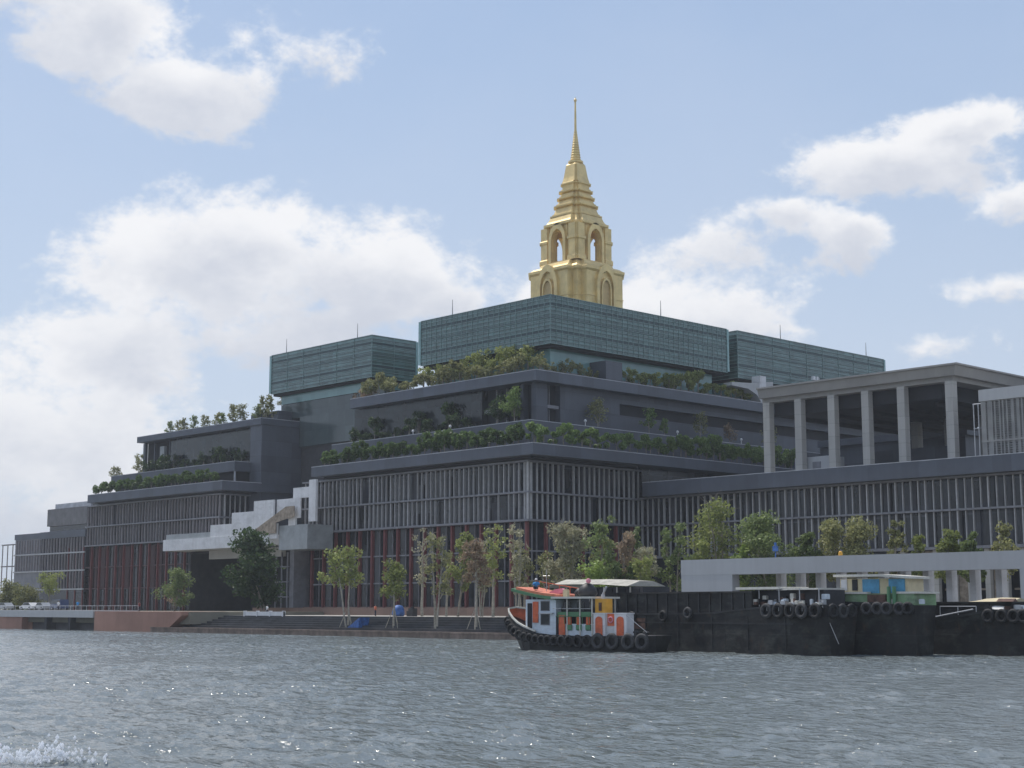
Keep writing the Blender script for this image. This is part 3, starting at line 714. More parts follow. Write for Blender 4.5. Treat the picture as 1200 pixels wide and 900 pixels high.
# ---------------------------------------------------------------- glass volumes on top
def glass_box(label, x0, x1, y0, y1, z0, z1, lower, rods, vstep=1.5, name='glass_box'):
    t = thing(name, ((x0 + x1) / 2, (y0 + y1) / 2, z0), label, 'glass building', 'teal glass volumes')
    m = MB(); m.box(x0, x1, y0, y1, z0, z1); m.build('curtain_glass', M['teal'], t)
    m = MB(); nv = int((y1 - y0) / vstep)
    for i in range(nv + 1):
        y = y0 + (y1 - y0) * i / nv; m.box(x0 - .10, x0 - .003, y - .05, y + .05, z0, z1)
    nv = int((x1 - x0) / vstep)
    for i in range(nv + 1):
        x = x0 + (x1 - x0) * i / nv; m.box(x - .05, x + .05, y0 - .10, y0 - .003, z0, z1)
    n = 13
    for i in range(n + 1):
        z = z0 + (z1 - z0) * i / n; h = .045
        m.box(x0 - .17, x0 - .101, y0 - .17, y1 + .1, z - h, z + h); m.box(x0 - .1, x1 + .1, y0 - .17, y0 - .101, z - h, z + h)
    m.build('mullion_grid', M['teal_line'], t)
    m = MB()
    for f in (.27, .54, .81):
        z = z0 + (z1 - z0) * f; m.box(x0 - .06, x1, y0 - .06, y1, z - .16, z + .22)
    m.build('spandrel_band', M['teal_band'], t)
    m = MB(); m.box(x0 - .2, x0 + .1, y1 + .01, y1 + .7, z0 + .2, z1 - .1); m.box(x1 + .01, x1 + .6, y0 - .2, y0 + .05, z0 + .2, z1 - .1); m.build('edge_fin', M['teal_edge'], t)
    m = MB(); m.box(x0 + .6, x1, y0 + .6, y1, z0 - .45, z0 - .003); m.build('soffit', M['dark'], t)
    for (mn, b) in lower:
        m = MB(); m.box(*b); m.build('lower_glass', M[mn], t)
    for (x, y) in rods:
        m = MB(); m.tube((x, y, z1), (x, y, z1 + 3.4), .10, .05, 6); m.build('lightning_rod', M['rail'], t)
    return t
glass_box('largest teal gridded glass volume directly in front of the gold spire', 16, 68.1, 10.5, 47.9, 52.7, 61.95,
          [('teal_plain', (18.3, 66, 12.9, 46, 46.65, 52.24))], [(16.8, 39.2), (48.1, 11.2)])
glass_box('teal glass volume with level bands left of the gold spire, over the grey glass wall', 16, 28, 64.2, 101.2, 52.3, 61.3,
          [('teal_plain', (17.9, 27, 66, 99.8, 49.9, 51.84)), ('glass_grey', (18.2, 27.2, 62.5, 100.3, 46.35, 49.85))], [(16.8, 96.7), (16.8, 70.3)], vstep=6.0)
glass_box('low teal glass volume right of the spire, behind the concrete pavilion roof', 71.8, 127, 10.5, 40, 52.0, 62.1,
          [('teal_plain', (73, 126, 12, 39, 46.65, 51.5))], [(87.9, 11.2), (121, 11.2)], vstep=6.0)
# small pale roof stair by the pavilion
t = thing('roof_stair', (80, 7, 46.6), 'pale ramped roof stair with dark arch beside the pavilion roof', 'stair')
m = MB(); m.prismY([(66, 50.2), (72, 50.6), (80, 51.6), (80, 46.6), (76, 46.6), (74.5, 48.2), (71.5, 49.3), (66, 49.5)], 7.6, 9.8); m.build('ramp_wall', M['conc_light'], t)
m = MB(); m.box(75.0, 77.0, 7.2, 9.4, 49.6, 52.4); m.build('pale_pier', M['white'], t)
m = MB(); m.box(80.01, 93, 7.5, 9.5, 46.6, 50.6); m.box(86, 92, 7.4, 9.4, 50.61, 51.7); m.build('parapet', M['conc_light'], t)
t = thing('lamp', (96, 7, 46.6), 'twin headed lamp on the roof beside the right glass volume', 'lamp')
m = MB(); m.tube((96, 7, 46.6), (96, 7, 54), .09); m.tube((93.8, 7, 54), (96, 7, 54), .07); m.build('pole', M['steel'], t)
for dx in (-2.2, -1):
    m = MB(); m.box(96 + dx - .35, 96 + dx + .35, 6.7, 7.3, 53.4, 54.2); m.build('lamp_head', M['hat'], t)

# ---------------------------------------------------------------- gold spire
SX, SY = 70., 56.1
sp = thing('gold_spire', (SX, SY, 46.6), 'tall golden tiered spire rising behind the largest glass volume', 'spire')
def redent(w, z, n=.17, cx=SX, cy=SY):
    if cx == SX: w = w * 1.30
    h = w / 2; a = h - n * w; b = h - n * w * .5
    P = [(h, a), (b, a), (b, b), (a, b), (a, h), (-a, h), (-a, b), (-b, b), (-b, a), (-h, a), (-h, -a), (-b, -a), (-b, -b), (-a, -b), (-a, -h), (a, -h), (a, -b), (b, -b), (b, -a), (h, -a)]
    return [(cx + x, cy + y, z) for x, y in P]
def tier(prof, name, mt='gold', n=.17):
    m = MB(); m.loft([redent(w, z, n) for w, z in prof]); return m.build(name, M[mt], sp)
tier([(14.0, 50), (14.0, 80.2), (14.7, 80.6), (14.7, 81.2), (14.0, 81.4), (13.0, 81.9), (11.4, 82.1), (10.8, 83.0), (10.3, 83.1), (10.3, 83.3)], 'base_tier')
def arch_panel(m, c, axis, w, ow, z0, zs, zt, z1, th, mi=0):
    """wall in plane perpendicular to axis, pierced by a pointed arch. c = (centre along wall, plane)"""
    pts = [(-ow / 2, z0), (-ow / 2, zs)]
    N = 6
    for i in range(1, N + 1): f = i / N; pts.append((-ow / 2 * cos(f * pi / 2) ** .8 if i < N else 0, zs + (zt - zs) * sin(f * pi / 2)))
    right = [(-x, z) for x, z in pts[-2::-1]]
    arch = pts + right
    def P(u, z, d):
        return (c[0] + u, c[1] + d, z) if axis == 'y' else (c[0] + d, c[1] + u, z)
    hole = [(u, z) for u, z in arch]
    outer = []
    for u, z in hole:
        if z <= zs: outer.append((-w / 2 if u < 0 else w / 2, z))
        else: outer.append((w / 2 * (u / (ow / 2)), z1))
    for i in range(len(hole) - 1):
        a, b = hole[i], hole[i + 1]; oa, ob = outer[i], outer[i + 1]
        vs = [P(*a, 0), P(*b, 0), P(*ob, 0), P(*oa, 0), P(*a, th), P(*b, th), P(*ob, th), P(*oa, th)]
        m.add(vs, [(0, 1, 2, 3), (7, 6, 5, 4), (0, 4, 5, 1), (2, 6, 7, 3), (1, 5, 6, 2), (0, 3, 7, 4)], mi)
def gable(m, c, axis, w, z0, zs, zt, th, d, out, mi=0):
    """proud pointed arch frame"""
    N = 7; pi_, po = [], []
    for i in range(N + 1):
        f = i / N
        pi_.append((-w / 2 * cos(f * pi / 2) ** .75 if i < N else 0, zs + (zt - zs) * (sin(f * pi / 2) * .6 + .4 * f)))
        po.append((-(w / 2 + th) * cos(f * pi / 2) ** .75 if i < N else 0, zs + (zt + th * 1.8 - zs) * (sin(f * pi / 2) * .6 + .4 * f)))
    pi_ = [(-w / 2, z0)] + pi_; po = [(-w / 2 - th, z0)] + po
    pi_ += [(-x, z) for x, z in pi_[-2::-1]]; po += [(-x, z) for x, z in po[-2::-1]]
    def P(u, z, dd): return (c[0] + u, c[1] + dd, z) if axis == 'y' else (c[0] + dd, c[1] + u, z)
    for i in range(len(pi_) - 1):
        a, b, oa, ob = pi_[i], pi_[i + 1], po[i], po[i + 1]
        vs = [P(*a, 0), P(*b, 0), P(*ob, 0), P(*oa, 0), P(*a, d), P(*b, d), P(*ob, d), P(*oa, d)]
        m.add(vs, [(0, 1, 2, 3), (7, 6, 5, 4), (0, 4, 5, 1), (2, 6, 7, 3), (1, 5, 6, 2), (0, 3, 7, 4)], mi)
# arcade storey: four corner piers, four pierced walls with proud frames
m = MB(); hw = 6.15
for sx_ in (-1, 1):
    for sy_ in (-1, 1):
        cx, cy = SX + sx_ * (hw - 1.65), SY + sy_ * (hw - 1.65)
        m.loft([redent(3.3, z, .18, cx, cy) for z in (83.3, 92.0)])
        m.loft([redent(w, z, .16, cx, cy) for w, z in ((3.8, 83.3), (3.8, 84.2), (3.4, 84.5))]); m.loft([redent(w, z, .16, cx, cy) for w, z in ((3.4, 88.1), (3.75, 88.3), (3.75, 88.8), (3.4, 89.0))])
m.build('corner_pier', M['gold'], sp)
for ax, c_, d in (('x', (SX - hw + .35, SY), .9), ('x', (SX + hw - 1.25, SY), .9), ('y', (SX, SY - hw + .35), .9), ('y', (SX, SY + hw - 1.25), .9)):
    m = MB(); arch_panel(m, c_, ax, 5.8, 3.7, 83.3, 88.0, 90.9, 92.0, d); m.build('arch_wall', M['gold'], sp)
for ax, c_, d in (('x', (SX - hw - .35, SY), .7), ('x', (SX + hw - .35, SY), .7), ('y', (SX, SY - hw - .35), .7), ('y', (SX, SY + hw - .35), .7)):
    m = MB(); gable(m, c_, ax, 3.9, 83.3, 88.0, 91.2, .8, d, 1); m.build('arch_frame', M['gold'], sp)
for ax, c_, d in (('x', (SX - 9.75, SY), .8), ('y', (SX, SY - 9.75), .8)):
    m = MB(); gable(m, c_, ax, 4.6, 70.0, 76.6, 80.6, .9, d, 1); gable(m, c_, ax, 2.6, 70.0, 76.0, 78.4, .35, d, 1); m.build('blind_arch', M['gold'], sp)
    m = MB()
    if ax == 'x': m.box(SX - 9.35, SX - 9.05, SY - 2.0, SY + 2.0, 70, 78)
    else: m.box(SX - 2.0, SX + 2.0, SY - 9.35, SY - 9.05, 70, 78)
    m.build('arch_recess', M['gold_shadow'], sp)  # panel colour carries the painted shade inside the blind arch
tier([(9.6, 92.0), (10.0, 92.15), (10.0, 92.7), (9.3, 92.8), (8.6, 93.4), (7.9, 94.5)], 'arcade_cornice')
pr = []
T = [(7.9, 94.5), (6.75, 97.0), (5.75, 99.0), (5.15, 100.7), (4.7, 102.6)]
for i, (w, z) in enumerate(T):
    zn = T[i + 1][1] if i < 4 else 103.2; wn = T[i + 1][0] if i < 4 else 4.1
    pr += [(w - .9, z - .1), (w + .1, z + .1), (w + .15, z + .42), (w - .5, z + .5), (w - .6, z + .85), (w - 1.0, z + .9), (wn - .55, zn - .3)] if i < 4 else [(w - .4, z), (w, z + .05), (w, z + .4), (w - .5, z + .45), (4.0, 103.3)]
tier(pr, 'tiered_roof')
tier([(3.95, 103.3), (3.5, 104.4), (2.75, 107.6), (2.2, 108.1)], 'bell', n=.1)
m = MB(); pf = [(1.5, 108.1), (1.8, 108.2), (1.8, 108.65), (1.3, 108.75)]; z = 108.75; r = 1.30
while z < 116.0:
    pf += [(r * .86, z + .05), (r, z + .22), (r * .98, z + .42), (r * .84, z + .58)]; z += .62; r -= .082
pf += [(.30, 116.4)]
m.lathe(pf, (SX, SY, 0), 20); m.build('ringed_cone', M['gold'], sp)
m = MB(); m.lathe([(.30, 116.4), (.25, 120), (.20, 123.2), (.20, 123.4), (.36, 123.6), (.36, 123.95), (.14, 124.2), (.04, 124.6)], (SX, SY, 0), 12); m.build('finial', M['gold'], sp)
# thin shadow lines: course mouldings on the shaft
m = MB()
for z in (62, 66, 70, 74.4): m.loft([redent(14.25, z), redent(14.25, z + .25)])
m.build('moulding', M['gold'], sp)
# ---------------------------------------------------------------- white stair terraces + portal
st = thing('stair_terrace', (-2, 85, 14), 'off white stepped stair terrace with thin flat slab over the dark portal', 'stair')
m = MB(); m.box(-8, 6, 73, 105.9, 16.1, 18.5); m.box(-7.9, 6, 66, 72.99, 16.4, 18.4); m.build('terrace_slab', M['white'], st)
m = MB(); m.box(-7.8, -7.6, 87.5, 105.0, 18.52, 19.6); m.build('glass_balustrade', M['whiteglass'], st)
m = MB(); m.prismX([(87.3, 18.52), (87.3, 21.0), (79.35, 21.0), (79.35, 23.2), (71.4, 23.2), (71.4, 25.2), (64.5, 25.2), (64.5, 21.8), (71, 18.52)], -7.9, -7.5); m.build('stepped_wall', M['white'], st)
m = MB(); m.prismX([(73, 18.52), (60, 23.6), (57.2, 23.6), (57.2, 21.6), (63.4, 20.6), (63.4, 18.52)], -8.06, -7.92); m.build('stair_flight', M['tan'], st)
m = MB(); m.box(-7.2, -6.8, 56.6, 64.4, 21.3, 25.2); m.box(-7.2, -6.8, 58.0, 60.3, 19.9, 21.29); m.build('upper_wall', M['white'], st)
m = MB(); m.box(-7.6, -7.2, 63.6, 67, 17.5, 20.5); m.build('pale_block', M['white'], st)
m = MB(); m.box(-6.4, -6.1, 53, 60, 25.22, 27.3); m.box(-6.5, -6.0, 52.4, 54.6, 20.5, 28.6); m.build('top_wall', M['white'], st)
m = MB(); m.box(-7.1, -1, 54, 63.5, 15.2, 20.0); m.build('translucent_wall', M['whiteglass'], st)
pt = thing('portal', (8, 86, G), 'deep dark portal under the white stair terrace', 'portal')
m = MB(); m.box(14, 16, 64.7, 105.1, G, 18.6); m.build('back_wall', M['darkwall'], pt)
m = MB(); m.box(-2, 14, 104.2, 105.15, G, 16.0); m.build('side_wall', M['darkwall'], pt)
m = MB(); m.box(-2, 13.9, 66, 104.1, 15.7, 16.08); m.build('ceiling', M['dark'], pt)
m = MB(); m.box(-3.2, -2.2, 68, 95, 14.2, 16.09); m.build('beam', M['conc'], pt)
m = MB(); m.box(-2.5, 10, 64.8, 66.2, G, 16.0); m.build('side_wall', M['rail'], pt)
m = MB()
for y in range(66, 72, 2): m.box(-3.2, -2.9, y, y + .2, G, 15)
for z in (6, 9, 12): m.box(-3.3, -2.85, 65.5, 71.5, z, z + .2)
m.build('mesh_screen', M['rail'], pt)

# ---------------------------------------------------------------- concrete gate at the promenade, right
gt = thing('concrete_canopy', (-38, -85, 2.7), 'long flat pale grey concrete canopy frame behind the barges', 'canopy')
m = MB(); m.box(-40, -38.6, YE, -67.8, 7.8, 9.62); m.box(-38.59, -33, YE, -68.2, 9.0, 9.6); m.build('beam', M['conc_light'], gt)
m = MB(); m.box(-39.98, -38.62, -75.5, -67.82, 2.2, 7.797); m.build('end_wall', M['conc_light'], gt)
m = MB(); m.box(-39.98, -38.62, -118, -111.5, 2.2, 7.797); m.build('end_wall', M['conc_light'], gt)
for y in (-77.8, -80.6, -83.4, -86.2, -89.0, -91.8, -94.6, -97.4, -100.2, -103, -106):
    m = MB(); m.box(-34.2, -33.1, y - .35, y + .35, 2.2, 8.997); m.build('post', M['white'], gt)
tag(MB().box(-36.1, -36.0, -78.9, -78.8, 9.603, 10.5).box(-36.2, -35.9, -79.15, -78.55, 10.5, 11.1).box(-36.15, -35.95, -78.95, -78.75, 11.1, 11.5).build('blue_sign', M['tarp'], org=(-36, -78.9, 9.6)),
    'small blue sign standing on top of the concrete canopy', 'sign')
tag(MB().lathe([(.2, 0), (.24, .1), (.2, .4), (.08, .5)], (-39.5, -90.2, 9.625), 10).build('yellow_lamp', M['yellow'], org=(-39.5, -90.2, 9.62)),
    'small yellow lamp cap on top of the canopy edge', 'lamp')

exec_trees = []
# ---------------------------------------------------------------- trees on the bank
# (y, x, base z, top z, width, shape, leaf, density, crown base, stems, bark, label, extra)
TL = [
 (-9.05, -45, .9, 13.2, 6.4, 'round', 'yellow', 1.3, .55, 2, 'bark_pale', 'leaning two stemmed tree with yellow green crown, first from the left on the quay lip', {'lean': (-.6, 1.2)}),
 (-19.6, -45, .9, 10.9, 5.6, 'round', 'yellow', 1.15, .50, 1, 'bark_pale', 'small lollipop tree with yellow green crown, second on the quay lip', {}),
 (-28.8, -45, .9, 14.6, 4.2, 'vase', 'olive', .45, .36, 4, 'bark_pale', 'thin leaved multi stemmed tree on the quay lip, upright', {'twigs': 30}),
 (-36.7, -45, .9, 13.5, 5.0, 'round', 'brown', 1.1, .55, 1, 'bark_pale', 'tree with dry brown crown on the quay lip, braced with poles', {'twigs': 30}),
 (-12.6, -34, 2.7, 16.1, 3.6, 'vase', 'pale', .22, .35, 1, 'bark_pale', 'bare tree with pale level twigs behind the quay lip', {'twigs': 60}),
 (-20.7, -34, 2.7, 15.5, 6.0, 'round', 'yellow', .85, .34, 2, 'bark', 'open green tree left of the brown crowned tree', {}),
 (-28.1, -34, 2.7, 16.0, 5.0, 'vase', 'yellow', .45, .38, 1, 'bark_pale', 'tall thin green tree right behind the brown crowned tree', {'twigs': 30}),
 (-33.2, -34, 2.7, 15.9, 3.2, 'vase', 'pale', .5, .25, 3, 'bark_pale', 'pale bunch of upright stems left of the tug wheelhouse roof', {'twigs': 40}),
 (-36.9, -32, 2.7, 12.0, 4.2, 'round', 'olive', .6, .3, 2, 'bark_pale', 'low olive tree behind the tug wheelhouse', {}),
 (-43.1, -34, 2.7, 15.8, 6.4, 'vase', 'pale', 1.25, .28, 5, 'bark_pale', 'dense pale brushy tree standing above the cream barge roof', {'twigs': 60}),
 (-44.2, -30, 2.7, 11.2, 4.2, 'round', 'olive', .9, .2, 2, 'bark', 'low olive green tree beside the pale brushy tree', {}),
 (-49.2, -34, 2.7, 16.2, 6.2, 'round', 'green', .75, .5, 1, 'bark', 'tall airy green tree over the cream barge roof', {}),
 (-50.9, -37, 2.7, 9.6, 6.6, 'round', 'lime', 1.5, .1, 3, 'bark', 'low bright lime green bushy tree over the cream barge roof', {}),
 (-53.6, -34, 2.7, 13.8, 4.8, 'round', 'brown', 1.0, .35, 2, 'bark_pale', 'tree with reddish brown dry crown between two green trees', {'twigs': 30}),
 (-52.4, -31, 2.7, 15.2, 3.4, 'round', 'green', 1.0, .3, 1, 'bark', 'narrow bright green tree right of the reddish brown crown', {}),
 (-56.0, -33, 2.7, 12.4, 4.2, 'vase', 'pale', .7, .15, 4, 'bark_pale', 'pale twiggy tree left of the concrete canopy', {'twigs': 50}),
 (-58.1, -30, 2.7, 15.1, 4.6, 'round', 'green', .9, .3, 2, 'bark', 'leafy green tree at the left end of the concrete canopy', {}),
 (-58.5, -36, 2.7, 10.5, 4.6, 'round', 'yellow', 1.2, .1, 3, 'bark', 'low yellow green tree against the canopy end wall', {}),
 (-61.3, -24, G, 18.6, 8.7, 'round', 'yellow', 0.84, .45, 2, 'bark', 'tallest airy tree with olive crown above the canopy beam', {'twigs': 30}),
 (-69.1, -24, G, 16.3, 9.9, 'round', 'green', 2.70, .3, 2, 'bark', 'dense round green tree above the canopy beside the blue sign', {}),
 (-74.7, -24, G, 13.7, 4.6, 'round', 'green', 2.29, .35, 1, 'bark', 'small dark green tree between two larger crowns above the canopy', {}),
 (-80.3, -24, G, 15.1, 9.1, 'round', 'olive', 2.97, .3, 2, 'bark', 'dense broad olive brown tree above the canopy middle', {}),
 (-87.3, -24, G, 14.5, 3.4, 'round', 'olive', 1.08, .4, 1, 'bark', 'slim sparse tree above the canopy, right of the broad olive brown tree', {}),
 (-89.6, -23, G, 13.0, 2.8, 'round', 'yellow', 2.03, .4, 1, 'bark', 'tiny narrow green tree top above the canopy', {}),
 (-94.3, -24, G, 13.0, 4.3, 'round', 'yellow', 2.56, .4, 1, 'bark', 'small round green tree above the canopy, left one of a pair', {}),
 (-97.2, -24, G, 12.6, 3.4, 'round', 'green', 2.43, .4, 1, 'bark', 'smaller round green tree above the canopy, right one of a pair', {}),
 (-101, -24, G, 14.0, 3.9, 'round', 'olive', 0.94, .4, 1, 'bark', 'last thin sparse tree above the canopy near the right edge', {}),
 (-24.6, -33, 2.7, 14.2, 3.8, 'vase', 'pale', .5, .3, 3, 'bark_pale', 'pale sapling between the green tree and the brown crowned tree', {'twigs': 40}),
 (-31.0, -31, 2.7, 13.4, 4.0, 'vase', 'olive', .6, .3, 3, 'bark_pale', 'wispy olive sapling behind and right of the brown crowned tree', {'twigs': 30}),
 (-39.8, -31, 2.7, 13.0, 3.6, 'vase', 'yellow', .6, .25, 3, 'bark_pale', 'wispy yellow green sapling left of the dense pale brushy tree', {'twigs': 30}),
 (-46.8, -32, 2.7, 13.6, 4.2, 'vase', 'olive', .7, .3, 2, 'bark_pale', 'wispy olive tree right of the dense pale brushy tree', {'twigs': 30}),
 (-16.8, -33, 2.7, 12.4, 3.4, 'vase', 'olive', .5, .35, 3, 'bark_pale', 'thin sapling right of the bare tree with level twigs', {'twigs': 40}),
 (-54.9, -36, 2.7, 9.8, 5.0, 'round', 'green', 1.5, .1, 3, 'bark', 'low fresh green bush under the reddish brown crown', {}),
 (-60.5, -28, 2.7, 13.0, 4.4, 'round', 'yellow', 1.2, .2, 2, 'bark', 'yellow green tree just behind the left end of the canopy beam', {}),
 (-64.8, -26, G, 12.0, 5.4, 'round', 'lime', 1.2, .2, 2, 'bark', 'low lime green tree between the tallest airy tree and the dense round tree', {}),
 (63.5, -30, G, 11.3, 7.4, 'round', 'green', 1.2, .15, 4, 'bark', 'bushy green tree in front of the red columns left of the portal', {}),
 (41.6, -25, G, 17.4, 12.0, 'round', 'dark', 7.5, .1, 3, 'bark', 'big dense dark green tree in front of the portal', {'leafsize': .34, 'clump': 1.25}),
 (109.8, -32, G, 11.4, 6.8, 'vase', 'yellow', 1.0, .5, 1, 'bark', 'flat topped yellow green tree near the parked cars at far left', {}),
 (120.4, -30, G, 8.6, 8.5, 'round', 'olive', 1.4, .1, 3, 'bark', 'low olive tree second from the left edge of the bank', {}),
 (128.6, -30, G, 9.3, 9.0, 'round', 'olive', 1.4, .1, 3, 'bark', 'low olive tree at the left end of the bank', {}),
 (137.0, -28, G, 8.6, 9.0, 'round', 'hedge', 1.4, .1, 3, 'bark', 'dull green low tree cut by the left edge', {}),
 (101.0, -8, G, 8.4, 5.0, 'round', 'brown', .5, .3, 2, 'bark', 'bare brownish tree against the red columns behind the cars', {'twigs': 30}),
]
for (y, x, z0, z1, w, shp, lf, dn, bs, stm, bk, lab, ex) in TL:
    tree(x, y, z0, z1 - z0, w, shp, lf, lab, dens=dn, base=bs, stems=stm, bark=bk, group='trees along the river bank', **ex)
# bracing poles
for (y, x) in ((-19.6, -45), (-36.7, -45), (-9.0, -45)):
    m = MB()
    for a in (0.3, 2.4, 4.5): m.tube((x + 1.3 * cos(a), y + 1.3 * sin(a), .85), (x + .15 * cos(a), y + .15 * sin(a), 3.8), .06, .05, 6)
    o = m.build('support_poles', M['bark_pale'], org=(x, y, .85))
    tag(o, {-19.6: 'pole tripod bracing the small lollipop tree', -36.7: 'pole tripod bracing the brown crowned tree', -9.0: 'pole tripod bracing the leaning two stemmed tree'}[y], 'tree support', 'tree support poles')
# ---------------------------------------------------------------- terrace shrubs and roof trees
def shrub_kit(kind, leaf, n, ls, seed, tall):
    rnd = random.Random(seed); cl = []
    for k in range(7):
        cl.append((rnd.uniform(-1., 1.), rnd.uniform(-1., 1.), rnd.uniform(.35, .85) * tall, rnd.uniform(.45, .8)))
    return crown_mesh('foliage', cl, n, ls, LM[leaf], seed, 1.0)
def shrub_row(leaf, pts, label, group, tall=2.4, n=300, ls=.2, seed=1, name='shrub', jit=.25, stem=True):
    rnd = random.Random(seed); kits = [shrub_kit('s', leaf, n, ls, seed * 10 + i, tall) for i in range(4)]
    sm = MB(); [sm.tube((0, 0, -.05), (dx * .5, dy * .5, tall * .6), .06, .03, 5) for dx, dy in ((0, 0), (.5, .4), (-.5, .3))]
    sme = None
    for i, (x, y, z) in enumerate(pts):
        root = thing(name, (x, y, z), label, 'shrub', group, rz=rnd.uniform(0, 6.28))
        s = 1 + rnd.uniform(-jit, jit); root.scale = (s, s, s * rnd.uniform(.85, 1.15))
        c = bpy.data.objects.new('foliage', rnd.choice(kits)); COL.objects.link(c); c.parent = root
        if sme is None: so = sm.build('stem', M['bark'], root, local=True); sme = so.data
        else: so = bpy.data.objects.new('stem', sme); COL.objects.link(so); so.parent = root
def line(x0, y0, x1, y1, z, step, jx=.3, seed=3):
    rnd = random.Random(seed); L = math.hypot(x1 - x0, y1 - y0); n = max(1, int(L / step))
    return [(x0 + (x1 - x0) * i / n + rnd.uniform(-jx, jx), y0 + (y1 - y0) * i / n + rnd.uniform(-jx, jx), z) for i in range(n + 1)]
shrub_row('hedge', line(-.9, 1, -.9, 57.5, 31.5, 1.9, seed=1), 'dark green terrace shrub on the lower ledge facing the river, near slate block', 'shrubs on the lower ledge facing the river', 3.6, 850, .23, 1)
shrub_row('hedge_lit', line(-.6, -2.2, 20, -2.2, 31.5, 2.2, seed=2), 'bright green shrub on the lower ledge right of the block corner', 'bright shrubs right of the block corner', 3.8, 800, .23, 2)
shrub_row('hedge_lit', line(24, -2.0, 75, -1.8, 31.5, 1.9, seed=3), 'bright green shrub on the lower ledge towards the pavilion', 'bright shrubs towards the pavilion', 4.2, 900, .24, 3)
shrub_row('hedge', line(-1, 97, -1, 148.5, 30.8, 2.0, seed=4), 'dark green shrub on the lower ledge of the left slate block', 'shrubs on the left slate block', 3.5, 800, .23, 4)
shrub_row('olive', line(12.3, 16, 12.3, 61, 46.6, 2.2, seed=5), 'olive shrub on the roof edge under the largest glass volume, river side', 'olive roof shrubs, river side', 3.9, 480, .22, 5, jit=.35)
shrub_row('yellow', line(15.2, 13, 15.2, 46, 47.8, 1.8, .5, seed=15), 'yellow green planter shrub close under the largest glass volume', 'planter shrubs under the glass volume', 4.2, 380, .2, 15, jit=.4)
shrub_row('olive', line(13, 10.3, 27.5, 10.3, 46.6, 2.0, seed=6), 'olive shrub on the roof edge between the corner and the roof cabin', 'olive roof shrubs before the cabin', 3.3, 330, .2, 6, jit=.35)
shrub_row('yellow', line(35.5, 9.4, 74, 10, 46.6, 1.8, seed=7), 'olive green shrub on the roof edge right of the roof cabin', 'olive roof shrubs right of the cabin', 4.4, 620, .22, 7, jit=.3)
shrub_row('brown', line(14.5, 62.5, 17, 70, 46.3, 1.6, seed=8), 'brownish shrub under the left glass volume', 'brownish shrubs under the left glass volume', 3.0, 300, .22, 8)
shrub_row('dark', line(9.4, 26, 9.4, 61, 36.5, 2.1, .6, seed=9), 'very dark shrub added as a tree reflection in the terrace windows of the near slate block', 'added shrubs in place of window reflections', 4.6, 340, .24, 9, jit=.45)  # dark shrubs added to stand for trees reflected in the glass
shrub_row('dark', line(7.4, 100, 7.4, 143, 35.7, 2.8, .6, seed=10), 'very dark shrub added as a tree reflection in the terrace windows of the left slate block', 'added shrubs in place of left window reflections', 3.6, 260, .22, 10, jit=.45)  # same added stand-ins for reflections on the left block
for (x, y, z, h, w, lf, dn, lab, st_) in [
    (9.5, 13.5, 36.5, 7.6, 6.0, 'hedge_lit', .9, 'green tree on the upper terrace at the block corner', 2), (9.0, 18.0, 36.5, 6.2, 6.0, 'dark', 1.4, 'dark green tree in the loggia left of the corner tree', 2),
    (24.5, 6.3, 36.5, 6.3, 5.0, 'olive', .6, 'spreading thin tree on the upper terrace before the blank wall', 2), (38.5, 6.3, 36.5, 6.2, 3.4, 'hedge_lit', .9, 'slim tree in the middle of the upper terrace', 1),
    (43.0, 6.3, 36.5, 4.0, 2.4, 'hedge_lit', 1, 'little round green tree on the upper terrace', 1), (54, 6.3, 36.5, 6.4, 4.4, 'olive', .5, 'thin olive tree on the upper terrace towards the pavilion', 1),
    (64, 6.3, 36.5, 4.6, 5.0, 'brown', .5, 'dry brown low tree on the upper terrace', 2), (76, 6.3, 36.5, 5.6, 5.0, 'olive', .5, 'thin tree by the first pavilion column on the upper terrace', 1),
    (8.5, 146.5, 34.5, 7.2, 3.6, 'olive', .7, 'wispy tree at the outer end of the left upper terrace', 2), (4.0, 149, 34.0, 4.2, 4.2, 'olive', .7, 'wispy low tree past the end of the left upper terrace', 2)]:
    tree(x, y, z, h, w, 'round', lf, lab, dens=dn * 1.3, base=.35, stems=st_, leafsize=.2, group='trees on the upper terraces', twigs=10)
kk = ['first', 'second', 'third', 'fourth', 'fifth', 'sixth', 'seventh', 'eighth', 'ninth', 'tenth', 'eleventh', 'twelfth']
for i, (y, h, w) in enumerate([(141, 4.6, 2.8), (137, 4.4, 3.2), (133.6, 4.7, 3.0), (130, 4.9, 3.0), (124.5, 4.6, 3.2), (120.5, 4.9, 3.4), (116.4, 4.4, 3.0), (112.6, 6.0, 3.6), (109, 5.6, 4.2), (104, 5.2, 4.2), (99.8, 7.0, 3.6), (96.6, 6.0, 3.0)]):
    tree(13.5, y, 45.0, h, w, 'round', 'olive' if i % 3 else 'green', '%s small tree from the left on the roof of the left slate block' % kk[i], dens=.95, base=.3, stems=2, leafsize=.2, group='small trees on the left roof')
tree(20, 101.5, 47.9, 5.6, 4.0, 'round', 'olive', 'tree standing on the roof cabin beside the left glass volume', dens=1., base=.4, stems=2, leafsize=.2)

